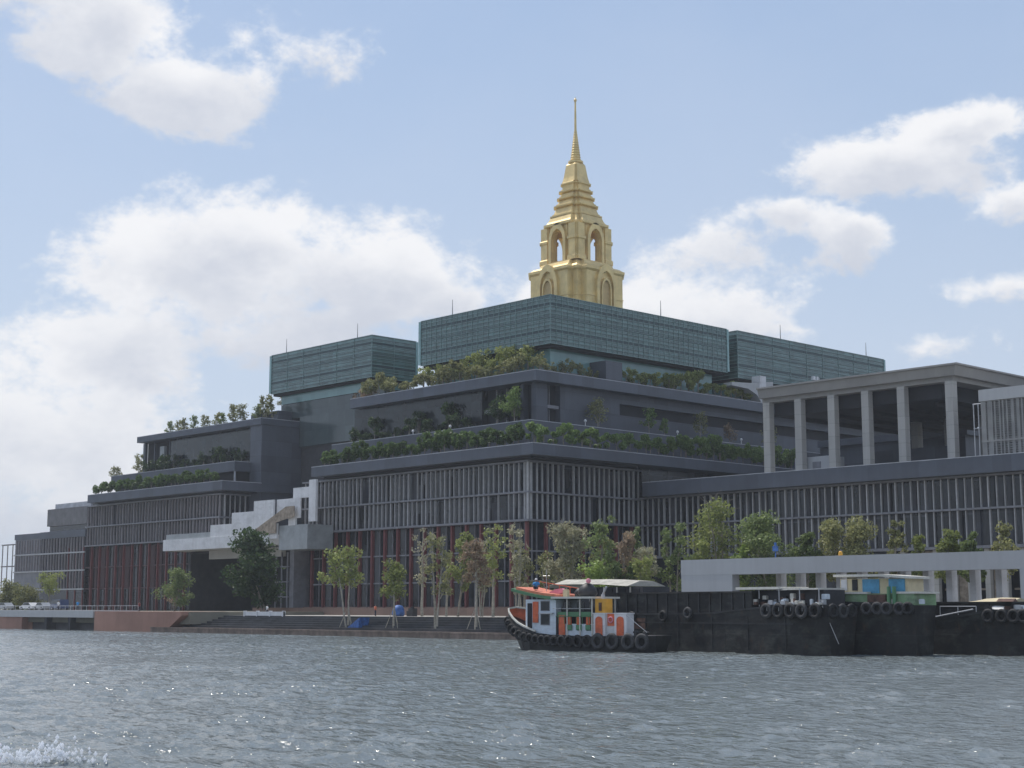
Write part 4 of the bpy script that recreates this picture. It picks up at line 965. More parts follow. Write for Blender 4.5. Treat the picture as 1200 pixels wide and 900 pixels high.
# ---------------------------------------------------------------- boats
def hull(name, L_, beam, stations, mt, parent, deck=True):
    """stations: (x, half breadth factor deck, half breadth waterline factor, deck z, keel x shift)"""
    m = MB(); rings = []
    for (x, bd, bw, zd, xs) in stations:
        c = beam / 2; hd = c * bd; hw_ = c * bw
        rings.append([(x + xs, c - hw_, -.6), (x + xs * .6, c - hw_, .1), (x, c - hd, zd), (x, c + hd, zd), (x + xs * .6, c + hw_, .1), (x + xs, c + hw_, -.6)])
    m.loft(rings); return m.build(name, mt, parent, local=True)
def tyre(parent, x, y, z, R_=.45, mt='tyre'):
    m = MB(); m.torus((x, y, z), (0, 1, 0), R_, R_ * .36, 16, 7); return m.build('tyre_fender', M[mt], parent, smooth=True, local=True)

# --- tug
tg = thing('tugboat', (-80.54, -81.8, 0), 'small orange, white and green tugboat with black tyre fenders beside the black barge', 'tugboat', rz=R(-79.78)); tg.scale = (.95, 1, 1)
BM = 4.6
hull('hull', 18, BM, [(-2.6, .10, .02, 3.25, 2.4), (-1.9, .40, .12, 2.95, 1.7), (-.6, .74, .42, 2.25, .9), (1.2, .93, .78, 1.75, .3), (4, 1, .95, 1.5, 0), (9, 1, 1, 1.38, 0), (14, 1, .95, 1.36, 0), (15.0, .85, .75, 1.42, -.3), (15.6, .6, .4, 1.5, -.6)], M['black'], tg)
m = MB(); m.loft([[(x, BM / 2 - h, z - .28), (x, BM / 2 - h - .14, z - .28), (x, BM / 2 - h - .14, z + .02), (x, BM / 2 - h, z + .02)] for x, h, z in ((-1.9, .92, 2.95), (-.6, 1.7, 2.25), (1.2, 2.14, 1.75), (4, 2.3, 1.5), (9, 2.3, 1.38), (14, 2.3, 1.36), (15.0, 1.96, 1.42))]); m.build('rubbing_strake', M['tyre'], tg, local=True)
# bow bulwark, orange inside, white cap: near and far sides
def bul(pts, sgn, z_top):
    m = MB(); rings = []
    for (x, h, z, t_) in pts: rings.append([(x, BM / 2 + sgn * h, z), (x, BM / 2 + sgn * h + .06, z), (x, BM / 2 + sgn * h + .06, t_), (x, BM / 2 + sgn * h, t_)])
    m.loft(rings); return m
PB = [(-2.65, .12, 3.2, 3.85), (-2.2, .62, 3.0, 3.95), (-1.2, 1.3, 2.5, 3.8), (-.3, 1.65, 2.1, 3.55), (.7, 1.9, 1.8, 3.1)]
PN = [(-2.65, .12, 3.2, 3.8), (-2.2, .62, 3.0, 3.5), (-1.2, 1.3, 2.5, 2.95), (-.3, 1.65, 2.1, 2.5), (.7, 1.9, 1.8, 2.15), (2.2, 2.12, 1.6, 1.75)]
bul(PB, 1, 0).build('bulwark', M['orange'], tg, local=True); bul(PN, -1, 0).build('bulwark', M['black'], tg, local=True)
m = MB()
for P_, s_ in ((PB, 1), (PN, -1)):
    m.loft([[(x, BM / 2 + s_ * h - .1, t_ + .01), (x, BM / 2 + s_ * h + .14, t_ + .01), (x, BM / 2 + s_ * h + .14, t_ + .16), (x, BM / 2 + s_ * h - .1, t_ + .16)] for x, h, z, t_ in P_])
m.build('cap_rail', M['roofwhite'], tg, local=True)
# wheelhouse
m = MB(); m.prism([(.2, 1.3), (.9, .5), (4.5, .45), (4.5, BM - .45), (.9, BM - .5), (.2, BM - 1.3)], 1.45, 4.75); wh = m.build('wheelhouse', M['cab'], tg, local=True)
def pane(x0, x1, z0, z1, y=.43, par=wh, mt='glass_up', name='window', fr=True):
    if fr:
        f = MB(); f.box(x0 - .07, x1 + .07, y - .02, y + .05, z0 - .07, z1 + .07); fo = f.build(name, M['rail'], par, local=True)
        g_ = MB(); g_.box(x0, x1, y - .05, y - .021, z0, z1); g_.build('pane', M[mt], fo, local=True)
    else:
        g_ = MB(); g_.box(x0, x1, y - .05, y + .03, z0, z1); fo = g_.build(name, M[mt], par, local=True)
    return fo
pane(2.75, 3.7, 3.75, 4.55); pane(2.75, 3.7, 2.45, 3.35); 
pane(1.75, 2.4, 2.6, 4.55, .42, wh, 'orange', 'door', False); pane(1.1, 1.6, 1.6, 4.4, .44, wh, 'dark', 'doorway', False)
m = MB(); m.box(2.6, 4.3, .1, .44, 3.42, 3.52); m.build('awning', M['steel'], wh, local=True)
m = MB(); m.box(.16, .3, 1.5, 3.1, 3.3, 4.3); m.build('window', M['glass_up'], wh, local=True)
m = MB(); rings = []
for x, z in ((-.8, 5.55), (0, 5.38), (1.5, 5.1), (3, 4.86), (4.7, 4.72)):
    e = .5 if x > 0 else 1.1
    rings.append([(x, -.1 + e * .3, z), (x, BM + .1 - e * .3, z), (x, BM + .1 - e * .3, z + .26), (x, -.1 + e * .3, z + .26)])
m.loft(rings); rf = m.build('wheelhouse_roof', M['green'], tg, local=True)
m = MB(); rings = []
for x, z in ((-.3, 5.72), (1.5, 5.38), (3, 5.14), (4.65, 5.0)): rings.append([(x, .35, z), (x, BM - .35, z), (x, BM - .35, z + .22), (x, .35, z + .22)])
m.loft(rings); m.build('roof_deck', M['orange_roof'], rf, local=True)
m = MB()
for x, z in ((-.3, 5.9), (.9, 5.75), (2.2, 5.5), (3.5, 5.3), (4.6, 5.2)):
    m.tube((x, BM - .4, z), (x, BM - .4, z + .6), .035)
m.tube((-.3, BM - .4, 6.5), (4.6, BM - .4, 5.8), .035); m.build('roof_rail', M['orange'], rf, local=True)
m = MB(); m.box(4.3, 9.1, -.1, BM + .1, 4.82, 5.0); m.build('awning_roof', M['roofwhite'], tg, local=True)
for x in (5.9, 7.4, 8.8):
    for y in (.35, BM - .35):
        m = MB(); m.tube((x, y, 1.4), (x, y, 4.82), .07); m.build('post', M['roofwhite'], tg, local=True)
m = MB(); m.box(4.52, 8.9, .5, BM - .5, 1.4, 2.5); lc = m.build('engine_cabin', M['cab'], tg, local=True)
m = MB(); m.box(4.6, 8.8, 1.2, BM - .6, 2.51, 4.0); m.build('engine_house', M['darkwall'], tg, local=True)
m = MB(); m.box(4.7, 8.6, .42, .6, 3.15, 3.6); m.build('side_board', M['green'], tg, local=True)
for x0, x1 in ((5.0, 5.7), (6.5, 7.4)):
    m = MB(); m.box(x0, x1, 1.08, 1.19, 3.7, 4.5); m.build('inner_window', M['glass_up'], tg, local=True)
m = MB(); m.box(4.9, 5.6, .36, .46, 1.5, 3.3); m.build('door', M['orange'], tg, local=True)
m = MB(); m.box(4.53, 4.85, .4, .48, 1.5, 3.2); m.build('doorway', M['dark'], tg, local=True)
for x in (6.1, 7.2, 8.3):
    m = MB(); m.box(x - .22, x + .22, .38, .5, 2.45, 3.15); m.build('seat_back', M['orange'], tg, local=True)
    m = MB(); m.prismX([(.3, 2.0), (.5, 1.9), (.5, 2.45), (.3, 2.4)], x - .25, x + .3); m.build('vent', M['green'], tg, local=True)
m = MB(); m.box(9.0, 10.1, .6, 1.9, 3.5, 4.8); fn = m.build('funnel', M['yellow'], tg, local=True)
m = MB(); m.box(9.45, 9.75, .52, .6, 3.7, 4.45); m.build('funnel_door', M['rust'], fn, local=True)
m = MB(); m.tube((9.5, 1.2, 4.8), (9.5, 1.2, 5.2), .22, .18); m.tube((9.5, 1.2, 5.2), (9.9, 1.2, 5.9), .1); m.build('exhaust', M['steel'], fn, local=True)
for x in (8.95, 11.35):
    m = MB(); m.box(x, x + 1.35, .35, 1.6, 1.45, 3.42); m.box(x - .06, x + 1.41, .3, 1.66, 3.423, 3.52); b_ = m.build('deck_locker', M['white'], tg, local=True)
    m = MB(); m.prismY([(x + .28, 1.5), (x + 1.05, 1.5), (x + 1.05, 2.9)] + [(x + .665 + .385 * cos(a), 2.9 + .3 * sin(a)) for a in (.5, 1.0, 1.57, 2.1, 2.6)] + [(x + .28, 2.9)], .26, .348); m.build('door', M['orange'], b_, local=True)
m = MB(); m.box(10.3, 11.3, .6, 1.5, 1.4, 2.35); m.build('deck_box', M['white'], tg, local=True)
m = MB(); m.box(10.45, 11.25, .5, .58, 2.36, 3.45); m.add([(10.6, .49, 2.6), (10.9, .49, 2.6), (10.95, .49, 3.2), (10.75, .49, 3.25)], [(0, 1, 2, 3)]); m.build('life_ring_board', M['orange'], tg, local=True)
m = MB(); m.torus((10.85, .44, 2.9), (0, 1, 0), .24, .07, 14, 6); m.build('life_ring', M['pink'], tg, smooth=True, local=True)
m = MB(); m.box(12.9, 14.9, .5, BM - .4, 1.38, 1.5); m.build('after_deck', M['darkwall'], tg, local=True)
for x in (13.4, 14.5):
    m = MB(); m.tube((x, .9, 1.5), (x, .9, 1.95), .16); m.tube((x - .3, .9, 1.8), (x + .3, .9, 1.8), .09); m.build('bollard', M['tyre_grey'], tg, local=True)
for i, (x, z, r_) in enumerate([(-2.3, 2.75, .33), (-1.8, 2.4, .36), (-1.2, 2.0, .36), (-.5, 1.75, .36), (.2, 1.45, .36), (.95, 1.25, .36), (1.7, 1.15, .36), (2.45, 1.05, .36), (3.2, 1.0, .36), (3.95, .98, .38), (4.75, .95, .38), (5.6, .95, .4), (6.5, .95, .42), (7.5, .95, .45), (8.6, .95, .45)]):
    hb_ = np.interp(x, [-2.6, -1.9, -.6, 1.2, 4, 18], [.2, .9, 1.7, 2.14, 2.3, 2.3]); tyre(tg, x, BM / 2 - hb_ - .22, z, r_)
for x in (9.8, 11.4, 13.2, 14.7): tyre(tg, x, -.18, .98, .56, 'tyre_grey')
m = MB(); m.tube((-.6, .9, 2.6), (1.0, .4, 1.75), .04, n=5); m.tube((12.7, .35, 3.3), (14.8, .6, 1.8), .03, n=5); m.tube((4.5, -.05, 3.9), (9.0, -.05, 3.9), .03, n=5); m.build('rope', M['fin'], tg, local=True)
m = MB()
for x in (4.9, 5.6, 6.3, 7.0, 7.7, 8.4): m.tube((x, .3, 2.5), (x, .3, 3.2), .03, n=5)
m.tube((4.6, .3, 3.2), (8.8, .3, 3.2), .035, n=5); m.build('side_rail', M['green'], tg, local=True)
m = MB(); m.tube((2.0, 2.3, 5.3), (2.0, 2.3, 7.6), .04, .02, 5); m.tube((1.6, 2.3, 7.0), (2.4, 2.3, 7.0), .02, n=4); m.build('mast', M['steel'], tg, local=True)
# person in blue on the wheelhouse roof
def person(loc, rz, pose, label, shirt, hat):
    t = thing('person', loc, label, 'person', rz=rz)
    V, E, Rd = [], [], []
    def ch(pts, start=None):
        prev = start
        for (p, r_) in pts:
            V.append(p); Rd.append(r_); i = len(V) - 1
            if prev is not None: E.append((prev, i))
            prev = i
        return prev
    if pose == 'sit':
        ch([((0, 0, .16), .15)]); ch([((0, .02, .38), .14), ((0, .03, .58), .17), ((0, .02, .70), .07), ((0, -.01, .82), .095), ((0, -.01, .92), .085)], 0); hd = len(V) - 1
        for s_ in (-1, 1):
            k = ch([((s_ * .12, -.05, .14), .09), ((s_ * .2, -.42, .30), .065), ((s_ * .15, -.55, .02), .045), ((s_ * .15, -.68, .0), .04)], 0)
            k = ch([((s_ * .2, .02, .60), .065), ((s_ * .28, -.08, .38), .05), ((s_ * .2, -.32, .34), .035)], 2)
    me = bpy.data.meshes.new('body'); me.from_pydata(V, E, []); o = bpy.data.objects.new('body', me); COL.objects.link(o); o.parent = t
    sk = o.modifiers.new('skin', 'SKIN'); me.skin_vertices.new() if not me.skin_vertices else None
    for i, r_ in enumerate(Rd): me.skin_vertices[0].data[i].radius = (r_, r_ * .85)
    me.skin_vertices[0].data[0].use_root = True
    ss = o.modifiers.new('sub', 'SUBSURF'); ss.levels = 1; ss.render_levels = 1
    me.materials.append(M['skin'])
    m = MB(); m.lathe([(.17, .12), (.2, .3), (.215, .5), (.23, .6), (.17, .67), (.08, .70)], (0, .02, 0), 12)
    for s_ in (-1, 1): m.tube((s_ * .2, .02, .62), (s_ * .29, -.09, .38), .09, .075, 8)
    m.build('shirt', M[shirt], t, smooth=True, local=True)
    m = MB(); m.lathe([(.19, -.02), (.2, .1), (.17, .2)], (0, 0, .0), 12)
    for s_ in (-1, 1): m.tube((s_ * .1, -.03, .15), (s_ * .2, -.42, .30), .11, .085, 8); m.tube((s_ * .2, -.42, .31), (s_ * .15, -.54, .06), .085, .06, 8)
    m.build('trousers', M['trousers'], t, smooth=True, local=True)
    m = MB(); m.lathe([(.17, .90), (.17, .92), (.115, .93), (.11, 1.0), (.06, 1.04)], (0, -.01, 0), 12); m.build('hat', M[hat], t, local=True)
    return t
def tugpt(x, y, z, base=(-80.54, -81.8), rot=R(-79.78)): return (base[0] + x * cos(rot) - y * sin(rot), base[1] + x * sin(rot) + y * cos(rot), z)
person(tugpt(1.35, 1.4, 5.72), R(-79.78) + .5, 'sit', 'person in a blue shirt and white hat sitting on the tug wheelhouse roof', 'shirt', 'hat')
# cloths and bundle on the roof
m = MB(); m.prismY([(0, 0), (.2, .2), (.9, .45), (1.5, .5), (1.8, .35), (1.85, .1), (1.2, 0)], 0, .5)
o = m.build('cloth_bundle', M['pink'], org=(0, 0, 0)); o.location = tugpt(2.6, 1.6, 5.28); o.rotation_euler = (0, 0, R(-79.78)); tag(o, 'pink and white cloth bundle on the tug roof', 'cloth')
m = MB(); m.box(0, .5, 0, .4, 0, .6); m.box(.05, .45, .05, .35, .6, .7)
o = m.build('jerrycan', M['cream'], org=(0, 0, 0)); o.location = tugpt(4.55, 1.2, 5.0); o.rotation_euler = (0, 0, R(-79.78)); tag(o, 'pale yellow can on the tug roof beside the pink cloth', 'can')
m = MB(); m.lathe([(.7, 0), (.95, .3), (.8, .8), (.45, 1.15), (.15, 1.3)], (0, 0, 0), 12); m.lathe([(.6, 0), (.6, .5), (.3, .8)], (-.9, .2, 0), 9); m.lathe([(.12, 1.25), (.24, 1.4), (.2, 1.62), (.05, 1.7)], (.3, -.3, 0), 10, 1)
o = m.build('tarpaulin_heap', [M['black'], M['pink']], org=(0, 0, 0), smooth=True); o.location = tugpt(6.4, 2.6, 5.0); o.rotation_euler = (0, 0, R(-79.78)); tag(o, 'black wrapped heap on the tug awning', 'bundle')

# --- barges
def barge(loc, rot, L_, beam, label, build_extra, st_):
    t = thing('barge', loc, label, 'barge', 'black cargo barges', rz=R(rot))
    hull('hull', L_, beam, st_, M['hull2'], t); build_extra(t, L_, beam); return t
def gunwale(t, pts, mt='black', w=.22, y=0.):
    m = MB(); m.loft([[(x, y - .06, z), (x, y + w, z), (x, y + w, z + .16), (x, y - .06, z + .16)] for x, z in pts]); m.build('gunwale', M[mt], t, local=True)
def clutter(t, x0, x1, y, z, n, rnd, mts=('roofwhite', 'steel', 'rust', 'black', 'cab')):
    for i in range(n):
        x = rnd.uniform(x0, x1); w = rnd.uniform(.15, .6); h = rnd.uniform(.12, .5); m = MB(); yy = y + rnd.uniform(0, 1.2)
        m.box(x, x + w, yy, yy + w * .8, z, z + h); m.box(x + .03, x + w - .03, yy + .03, yy + w * .8 - .03, z + h, z + h + .04); m.build('deck_gear', M[rnd.choice(mts)], t, local=True)
def ex1(t, L_, b):
    rnd = random.Random(11)
    m = MB(); m.box(9.5, 28.6, .45, b - .45, 3.0, 5.28); m.box(9.3, 28.8, .30, b - .3, 5.283, 5.44); cm = m.build('hold_coaming', M['hull2'], t, local=True)
    m = MB()
    for i in range(13): m.box(10.2 + i * 1.45, 10.35 + i * 1.45, .36, .448, 3.3, 5.28)
    m.build('stiffener', M['black'], cm, local=True)
    gunwale(t, [(0, 3.9), (5, 3.5), (14, 3.3), (24, 3.42), (28, 3.75), (32, 4.05), (35, 4.12)])
    # stern cabin under cream roof
    m = MB(); m.box(1.0, 13.8, .7, b - .7, 3.5, 6.0); cb = m.build('cabin', M['darkwall'], t, local=True)
    for x in (2.2, 4.0, 6, 8.2, 10.2, 12.2):
        m = MB(); m.box(x, x + 1.1, .62, .7, 4.9, 5.8); m.build('window', M['dark'], cb, local=True)
        m = MB(); m.box(x - .28, x - .12, .6, .71, 4.6, 6.0); m.build('post', M['roofwhite'], cb, local=True)
    m = MB(); m.loft([[(x, -.1, z), (x, b + .1, z), (x, b * .5 + .9, z + .5), (x, b * .5 - .9, z + .5)] for x, z in ((-.9, 6.0), (.8, 6.35), (8, 6.28), (12.4, 6.05))]); m.build('cabin_roof', M['tanroof'], t, local=True)
    # forward awning
    m = MB(); m.box(26.6, 31.8, .5, b - .5, 5.56, 5.78); m.box(31.81, 36.0, .9, b - .6, 5.50, 5.64); m.build('awning', M['roofwhite'], t, local=True)
    m = MB(); m.box(27.2, 36.2, 1.5, b - .8, 4.1, 5.48); m.build('deckhouse', M['darkwall'], t, local=True)
    for x in (29.2, 31.6, 34, 36.2):
        m = MB(); m.tube((x, .8, 4.1), (x, .8, 5.6), .05); m.build('awning_post', M['steel'], t, local=True)
    clutter(t, 28.5, 36.3, .2, 4.25, 34, rnd); clutter(t, 29, 36, .9, 4.7, 14, rnd)
    for x in (31.0, 32.4, 33.8, 35.1, 36.4): tyre(t, x, -.2 if x < 36 else .05, 3.72, .50, 'tyre' if x not in (31.0, 35.1) else 'tyre_grey')
    for y in (1.3, 2.5, 3.6):
        m = MB(); m.torus((37.25, y, 3.7), (1, 0, .05), .48, .17, 16, 7); m.build('tyre_fender', M['tyre' if y != 2.5 else 'tyre_grey'], t, smooth=True, local=True)
    m = MB(); [m.tube((x, -.12, 4.2), (x, -.12, 3.7), .03, n=5) for x in (31.0, 32.4, 33.8, 35.1)]; m.tube((36.9, .4, 4.15), (37.6, 1.5, 1.0), .035, n=5); m.tube((9.5, -.1, 3.5), (13.1, -.1, 3.3), .03, n=5); m.build('rope', M['fin'], t, local=True)
    m = MB(); [m.box(x, x + .07, -.055 + (0 if 4 < x < 34 else .06), .0, .4, 3.2) for x in (6, 10.5, 15, 19.5, 24, 28.5, 33)]; m.box(4, 34, -.05, 0.0, 2.55, 2.68); m.build('weld_strip', M['black'], t, local=True)
    for x, z in ((13.1, 3.1), (17.6, 3.2), (21.0, 3.5)): tyre(t, x, -.16, z, .42, 'tyre_grey' if x > 20 else 'tyre')
    m = MB(); m.box(12.5, 14.9, -.05, .0, 2.0, 3.0); m.build('hull_patch', M['rust'], t, local=True)
barge((-69.46, -75.16, 0), -97.39, 39.65, 4.8, 'longest black barge with cream roofed cabin beside the tug, its hold raised', ex1,
      [(0, .8, .6, 3.9, .6), (4, 1, .9, 3.5, 0), (10, 1, 1, 3.3, 0), (26, 1, 1, 3.55, 0), (31, 1, 1, 4.05, 0), (34.5, .97, .9, 4.12, 0), (37.3, .80, .58, 4.15, -.3)])
def ex2(t, L_, b):
    rnd = random.Random(12)
    gunwale(t, [(0, 3.9), (9, 4.05), (13.5, 4.35), (17.3, 4.25)])
    m = MB(); m.box(10.9, 19.7, .5, b - .5, 4.2, 5.15); m.build('bulwark_box', M['mint'], t, local=True)
    m = MB(); m.box(10.6, 15.4, .35, b - .35, 5.153, 5.32); m.box(18.1, 20.0, .4, b - .4, 5.153, 5.32); m.build('deck_rail', M['roofwhite'], t, local=True)
    m = MB(); m.box(12.4, 18.8, 1.1, b - .9, 5.16, 6.45); cb = m.build('cabin', M['cream'], t, local=True)
    for x0, x1, mt, nm in ((14.6, 16.2, 'blue', 'blue_panel'), (17.1, 18.6, 'blue', 'blue_panel'), (12.5, 13.1, 'steel', 'shutter'), (13.6, 14.1, 'dark', 'window')):
        m = MB(); m.box(x0, x1, 1.02, 1.098, 5.2 if mt == 'blue' else 5.45, 6.4); m.build(nm, M[mt], cb, local=True)
    m = MB(); m.loft([[(x, .6, z), (x, b - .4, z), (x, b - .4, z + .2), (x, .6, z + .2)] for x, z in ((12.0, 6.62), (16.5, 6.6), (19.2, 6.4))]); m.build('cabin_roof', M['roofwhite'], t, local=True)
    for x in (17.5, 18.0):
        m = MB(); m.tube((x, .3, 4.3), (x, .3, 5.75), .17); m.build('bollard', M['green'], t, local=True)
    m = MB(); m.box(15.5, 17.2, .2, .45, 4.3, 5.1); m.build('rusty_frame', M['rust'], t, local=True)
    for x in (15.6, 16.6, 17.5, 18.5, 19.3): tyre(t, x, -.18 if x < 18 else .12, 3.92, .42, 'tyre_grey' if x < 19 else 'tyre')
    clutter(t, 15, 20, .2, 4.3, 8, rnd)
barge((-70.56, -97.82, 0), -86.37, 19.6, 4.8, 'black barge with mint green bulwark and blue and cream cabin, middle of the three', ex2,
      [(0, .8, .6, 3.9, .6), (5, 1, .9, 4, 0), (14, 1, .95, 4.35, 0), (17.2, .97, .88, 4.3, 0), (19.7, .78, .56, 4.25, -.3)])
def ex3(t, L_, b):
    rnd = random.Random(13); gunwale(t, [(0, 3.6), (12.5, 3.0), (15.6, 3.25), (18, 3.65), (21.9, 3.7)])
    m = MB(); m.box(12.0, 19.5, 1.2, b - .6, 3.2, 4.35); m.box(11.8, 19.7, 1.05, b - .5, 4.353, 4.5); m.build('hold_coaming', M['hull2'], t, local=True)
    m = MB(); m.loft([[(x, 1.2, z), (x, b - 1, z), (x, b * .5, z + h)] for x, z, h in ((15.4, 4.5, .1), (16.2, 4.5, .25), (17.8, 4.5, .35), (19.6, 4.5, .3))]); m.build('canvas_cover', M['cream'], t, local=True)
    m = MB(); m.loft([[(x, .9, 3.85), (x, 1.9, 3.85), (x, 1.4, 3.85 + h)] for x, h in ((17.2, .35), (18.0, .5), (19.2, .4))]); m.build('white_sheet', M['hat'], t, local=True)
    m = MB(); m.loft([[(x, .5, 4.5), (x, 1.2, 4.5), (x, .9, 4.75)] for x in (18.6, 20.2)]); m.build('rusty_box', M['rust'], t, local=True)
    m = MB()
    for x in (13.2, 15.0, 16.8): m.tube((x, .25, 3.2), (x, .25, 4.1), .04)
    m.tube((13.2, .25, 4.1), (16.8, .25, 4.1), .035); m.tube((12.8, .1, 3.2), (16.6, .1, 3.85), .07); m.build('rail', M['steel'], t, local=True)
    for x in (18.2, 19.5, 20.6, 21.5): tyre(t, x, -.18, 3.3, .45, 'tyre')
    clutter(t, 17, 21.5, .2, 3.75, 9, rnd)
barge((-61.45, -102.6, 0), -93.85, 30., 5.2, 'black barge with canvas cover cut by the right edge of the picture', ex3,
      [(0, .8, .6, 3.6, .6), (6, 1, .9, 3.2, 0), (13, 1, 1, 3.1, 0), (18, 1, .95, 3.7, 0), (29, .97, .88, 3.75, 0), (30, .84, .6, 3.8, -.35)])

# ---------------------------------------------------------------- vehicles on the left bank
def car(loc, rz, mt, label, van=False):
    t = thing('parked_car' if not van else 'parked_van', loc, label, 'car' if not van else 'van', 'vehicles parked on the left bank', rz)
    if van: pr_ = [(-2.4, .35), (2.4, .35), (2.45, 1.0), (2.0, 1.15), (1.5, 1.95), (-2.3, 2.0), (-2.45, 1.0)]; gl = [(1.9, 1.2), (1.45, 1.85), (-2.2, 1.85), (-2.3, 1.2)]
    else: pr_ = [(-2.2, .3), (2.2, .3), (2.25, .75), (1.2, .92), (.6, 1.42), (-1.1, 1.45), (-1.9, .95), (-2.25, .8)]; gl = [(1.05, .95), (.55, 1.36), (-1.05, 1.38), (-1.7, .97)]
    m = MB(); m.prismY(pr_, -.85, .85); b = m.build('body', M[mt], t, local=True)
    m = MB(); m.prismY(gl, -.87, .87); m.build('windows', M['glass_up'], t, local=True)
    for x in (-1.4, 1.4):
        for y in (-.78, .78):
            m = MB(); m.tube((x, y - .12, .33), (x, y + .12, .33), .33, n=14); w = m.build('wheel', M['tyre'], t, local=True)
            h = MB(); h.tube((x, y - .135, .33), (x, y + .135, .33), .17, n=10); h.build('rim', M['steel'], w, local=True)
    for y in (-.6, .6):
        m = MB(); m.box(2.2, 2.28, y - .18, y + .18, .6, .75); m.build('headlight', M['hat'], t, local=True)
    return t
car((-42.5, 84.5, 3.52), R(85), 'carblue', 'dark blue van parked at the left bank rail, largest vehicle there', True)
car((-42.0, 98, 3.52), R(95), 'carwhite', 'white parked car second from the blue van at left')
car((-42.3, 108, 3.52), R(90), 'carsilver', 'silver parked car leftmost of the vehicles', False)
car((-42.6, 91.2, 3.52), R(88), 'carsilver', 'silver parked car right beside the blue van')
m = MB(); m.box(-40.9, -40.6, 13, 24, 2.6, 3.35); [m.box(-41, -40.5, y, y + .3, 2.6, 3.5) for y in (13, 16.6, 20.2, 23.8)]; o = m.build('white_barrier', M['white'], org=(-40.7, 18, 2.6)); tag(o, 'low white barrier above the river steps right of the terracotta wall', 'barrier')
def stander(loc, rz, shirt, trs, lab, lean=0.):
    t = thing('person', loc, lab, 'person', 'people on the left bank', rz=rz)
    V, E, Rd = [(0, 0, .95), (0, 0, 1.2), (0, 0, 1.42), (0, 0, 1.5), (0, .01, 1.6), (0, .01, 1.7)], [(0, 1), (1, 2), (2, 3), (3, 4), (4, 5)], [.14, .13, .15, .06, .09, .08]
    for s_ in (-1, 1):
        k = len(V); V += [(s_ * .11, 0, .85), (s_ * .12, .02, .48), (s_ * .12, 0, .08), (s_ * .12, .14, .03)]; E += [(0, k), (k, k + 1), (k + 1, k + 2), (k + 2, k + 3)]; Rd += [.09, .065, .045, .04]
        k = len(V); V += [(s_ * .21, 0, 1.38), (s_ * .25, .02, 1.1), (s_ * .24, .12 + lean, .88)]; E += [(2, k), (k, k + 1), (k + 1, k + 2)]; Rd += [.055, .045, .035]
    me = bpy.data.meshes.new('body'); me.from_pydata(V, E, []); o = bpy.data.objects.new('body', me); COL.objects.link(o); o.parent = t
    o.modifiers.new('skin', 'SKIN'); 
    if not me.skin_vertices: me.skin_vertices.new()
    for i, r_ in enumerate(Rd): me.skin_vertices[0].data[i].radius = (r_, r_ * .85)
    me.skin_vertices[0].data[0].use_root = True
    ss = o.modifiers.new('sub', 'SUBSURF'); ss.levels = 1; ss.render_levels = 1; me.materials.append(M['skin'])
    m = MB(); m.lathe([(.17, .88), (.16, 1.1), (.2, 1.36), (.15, 1.45), (.07, 1.49)], (0, 0, 0), 12)
    for s_ in (-1, 1): m.tube((s_ * .19, 0, 1.4), (s_ * .25, .02, 1.1), .075, .06, 8)
    m.build('shirt', M[shirt], t, smooth=True, local=True)
    m = MB()
    for s_ in (-1, 1): m.tube((s_ * .1, 0, .95), (s_ * .12, .02, .48), .115, .085, 8); m.tube((s_ * .12, .02, .48), (s_ * .12, 0, .08), .085, .065, 8)
    m.build('trousers', M[trs], t, smooth=True, local=True)
    m = MB(); m.lathe([(.095, 1.60), (.105, 1.66), (.09, 1.73), (.03, 1.77)], (0, -.01, 0), 10); m.build('hair', M['black'], t, local=True)
for x_, y_, z_, sh, tr_, lb_ in ((-47.0, 76, 3.52, 'hat', 'trousers', 'person in a white shirt at the left deck railing nearest the blue van'), (-46.8, 69, 3.52, 'shirt', 'trousers', 'person in a blue shirt standing at the left deck railing'),
                            (-44, 52, 3.3, 'red', 'trousers', 'person in a red shirt on the terracotta quay'), (-38.5, 21, 2.72, 'hat', 'trousers', 'person in a white shirt behind the white barrier'),
                            (-36, -4, 2.72, 'orange', 'trousers', 'person in an orange shirt on the promenade left of the blue wrapped stack')):
    stander((x_, y_, z_), 2.0 + x_, sh, tr_, lb_)
# rail of the left deck
t = thing('deck_railing', (-47.8, 80, 3.52), 'thin pale railing along the left quay deck', 'railing')
m = MB()
for i in range(52): y = 45 + i * 2; m.tube((-48.2, y, 3.3), (-48.2, y, 4.3), .04, n=5)
m.tube((-48.2, 45, 4.3), (-48.2, 149, 4.3), .035, n=5); m.build('rail', M['steel'], t)
# small things on the bank
m = MB(); m.loft([[(x, y, z) for y, z in ((-12.8, 2.6), (-9.6, .95), (-9.6 , .8), (-12.6, .8))] for x in (-45.8, -44.0)]); o = m.build('blue_tarpaulin', M['tarp'], org=(-45, -11.5, .85)); tag(o, 'sloping blue tarpaulin beside the leaning quay tree', 'tarpaulin')
m = MB(); m.lathe([(.8, 0), (.95, .3), (.9, 1.0), (.65, 1.5), (.2, 1.65)], (-36, -9.5, 2.72), 12); o = m.build('covered_stack', M['tarp'], org=(-36, -9.5, 2.72), smooth=True); tag(o, 'blue wrapped stack on the promenade behind the lollipop tree', 'tarpaulin')
m = MB(); m.box(-36.5, -35.6, -13.4, -12.4, 2.72, 3.9); m.box(-36.4, -35.8, -12.38, -11.9, 2.72, 3.5); m.box(-36.3, -35.9, -13.1, -12.7, 3.9, 4.1); o = m.build('dark_crates', M['darkwall'], org=(-36, -12.6, 2.72)); tag(o, 'dark crates beside the blue wrapped stack', 'crates')
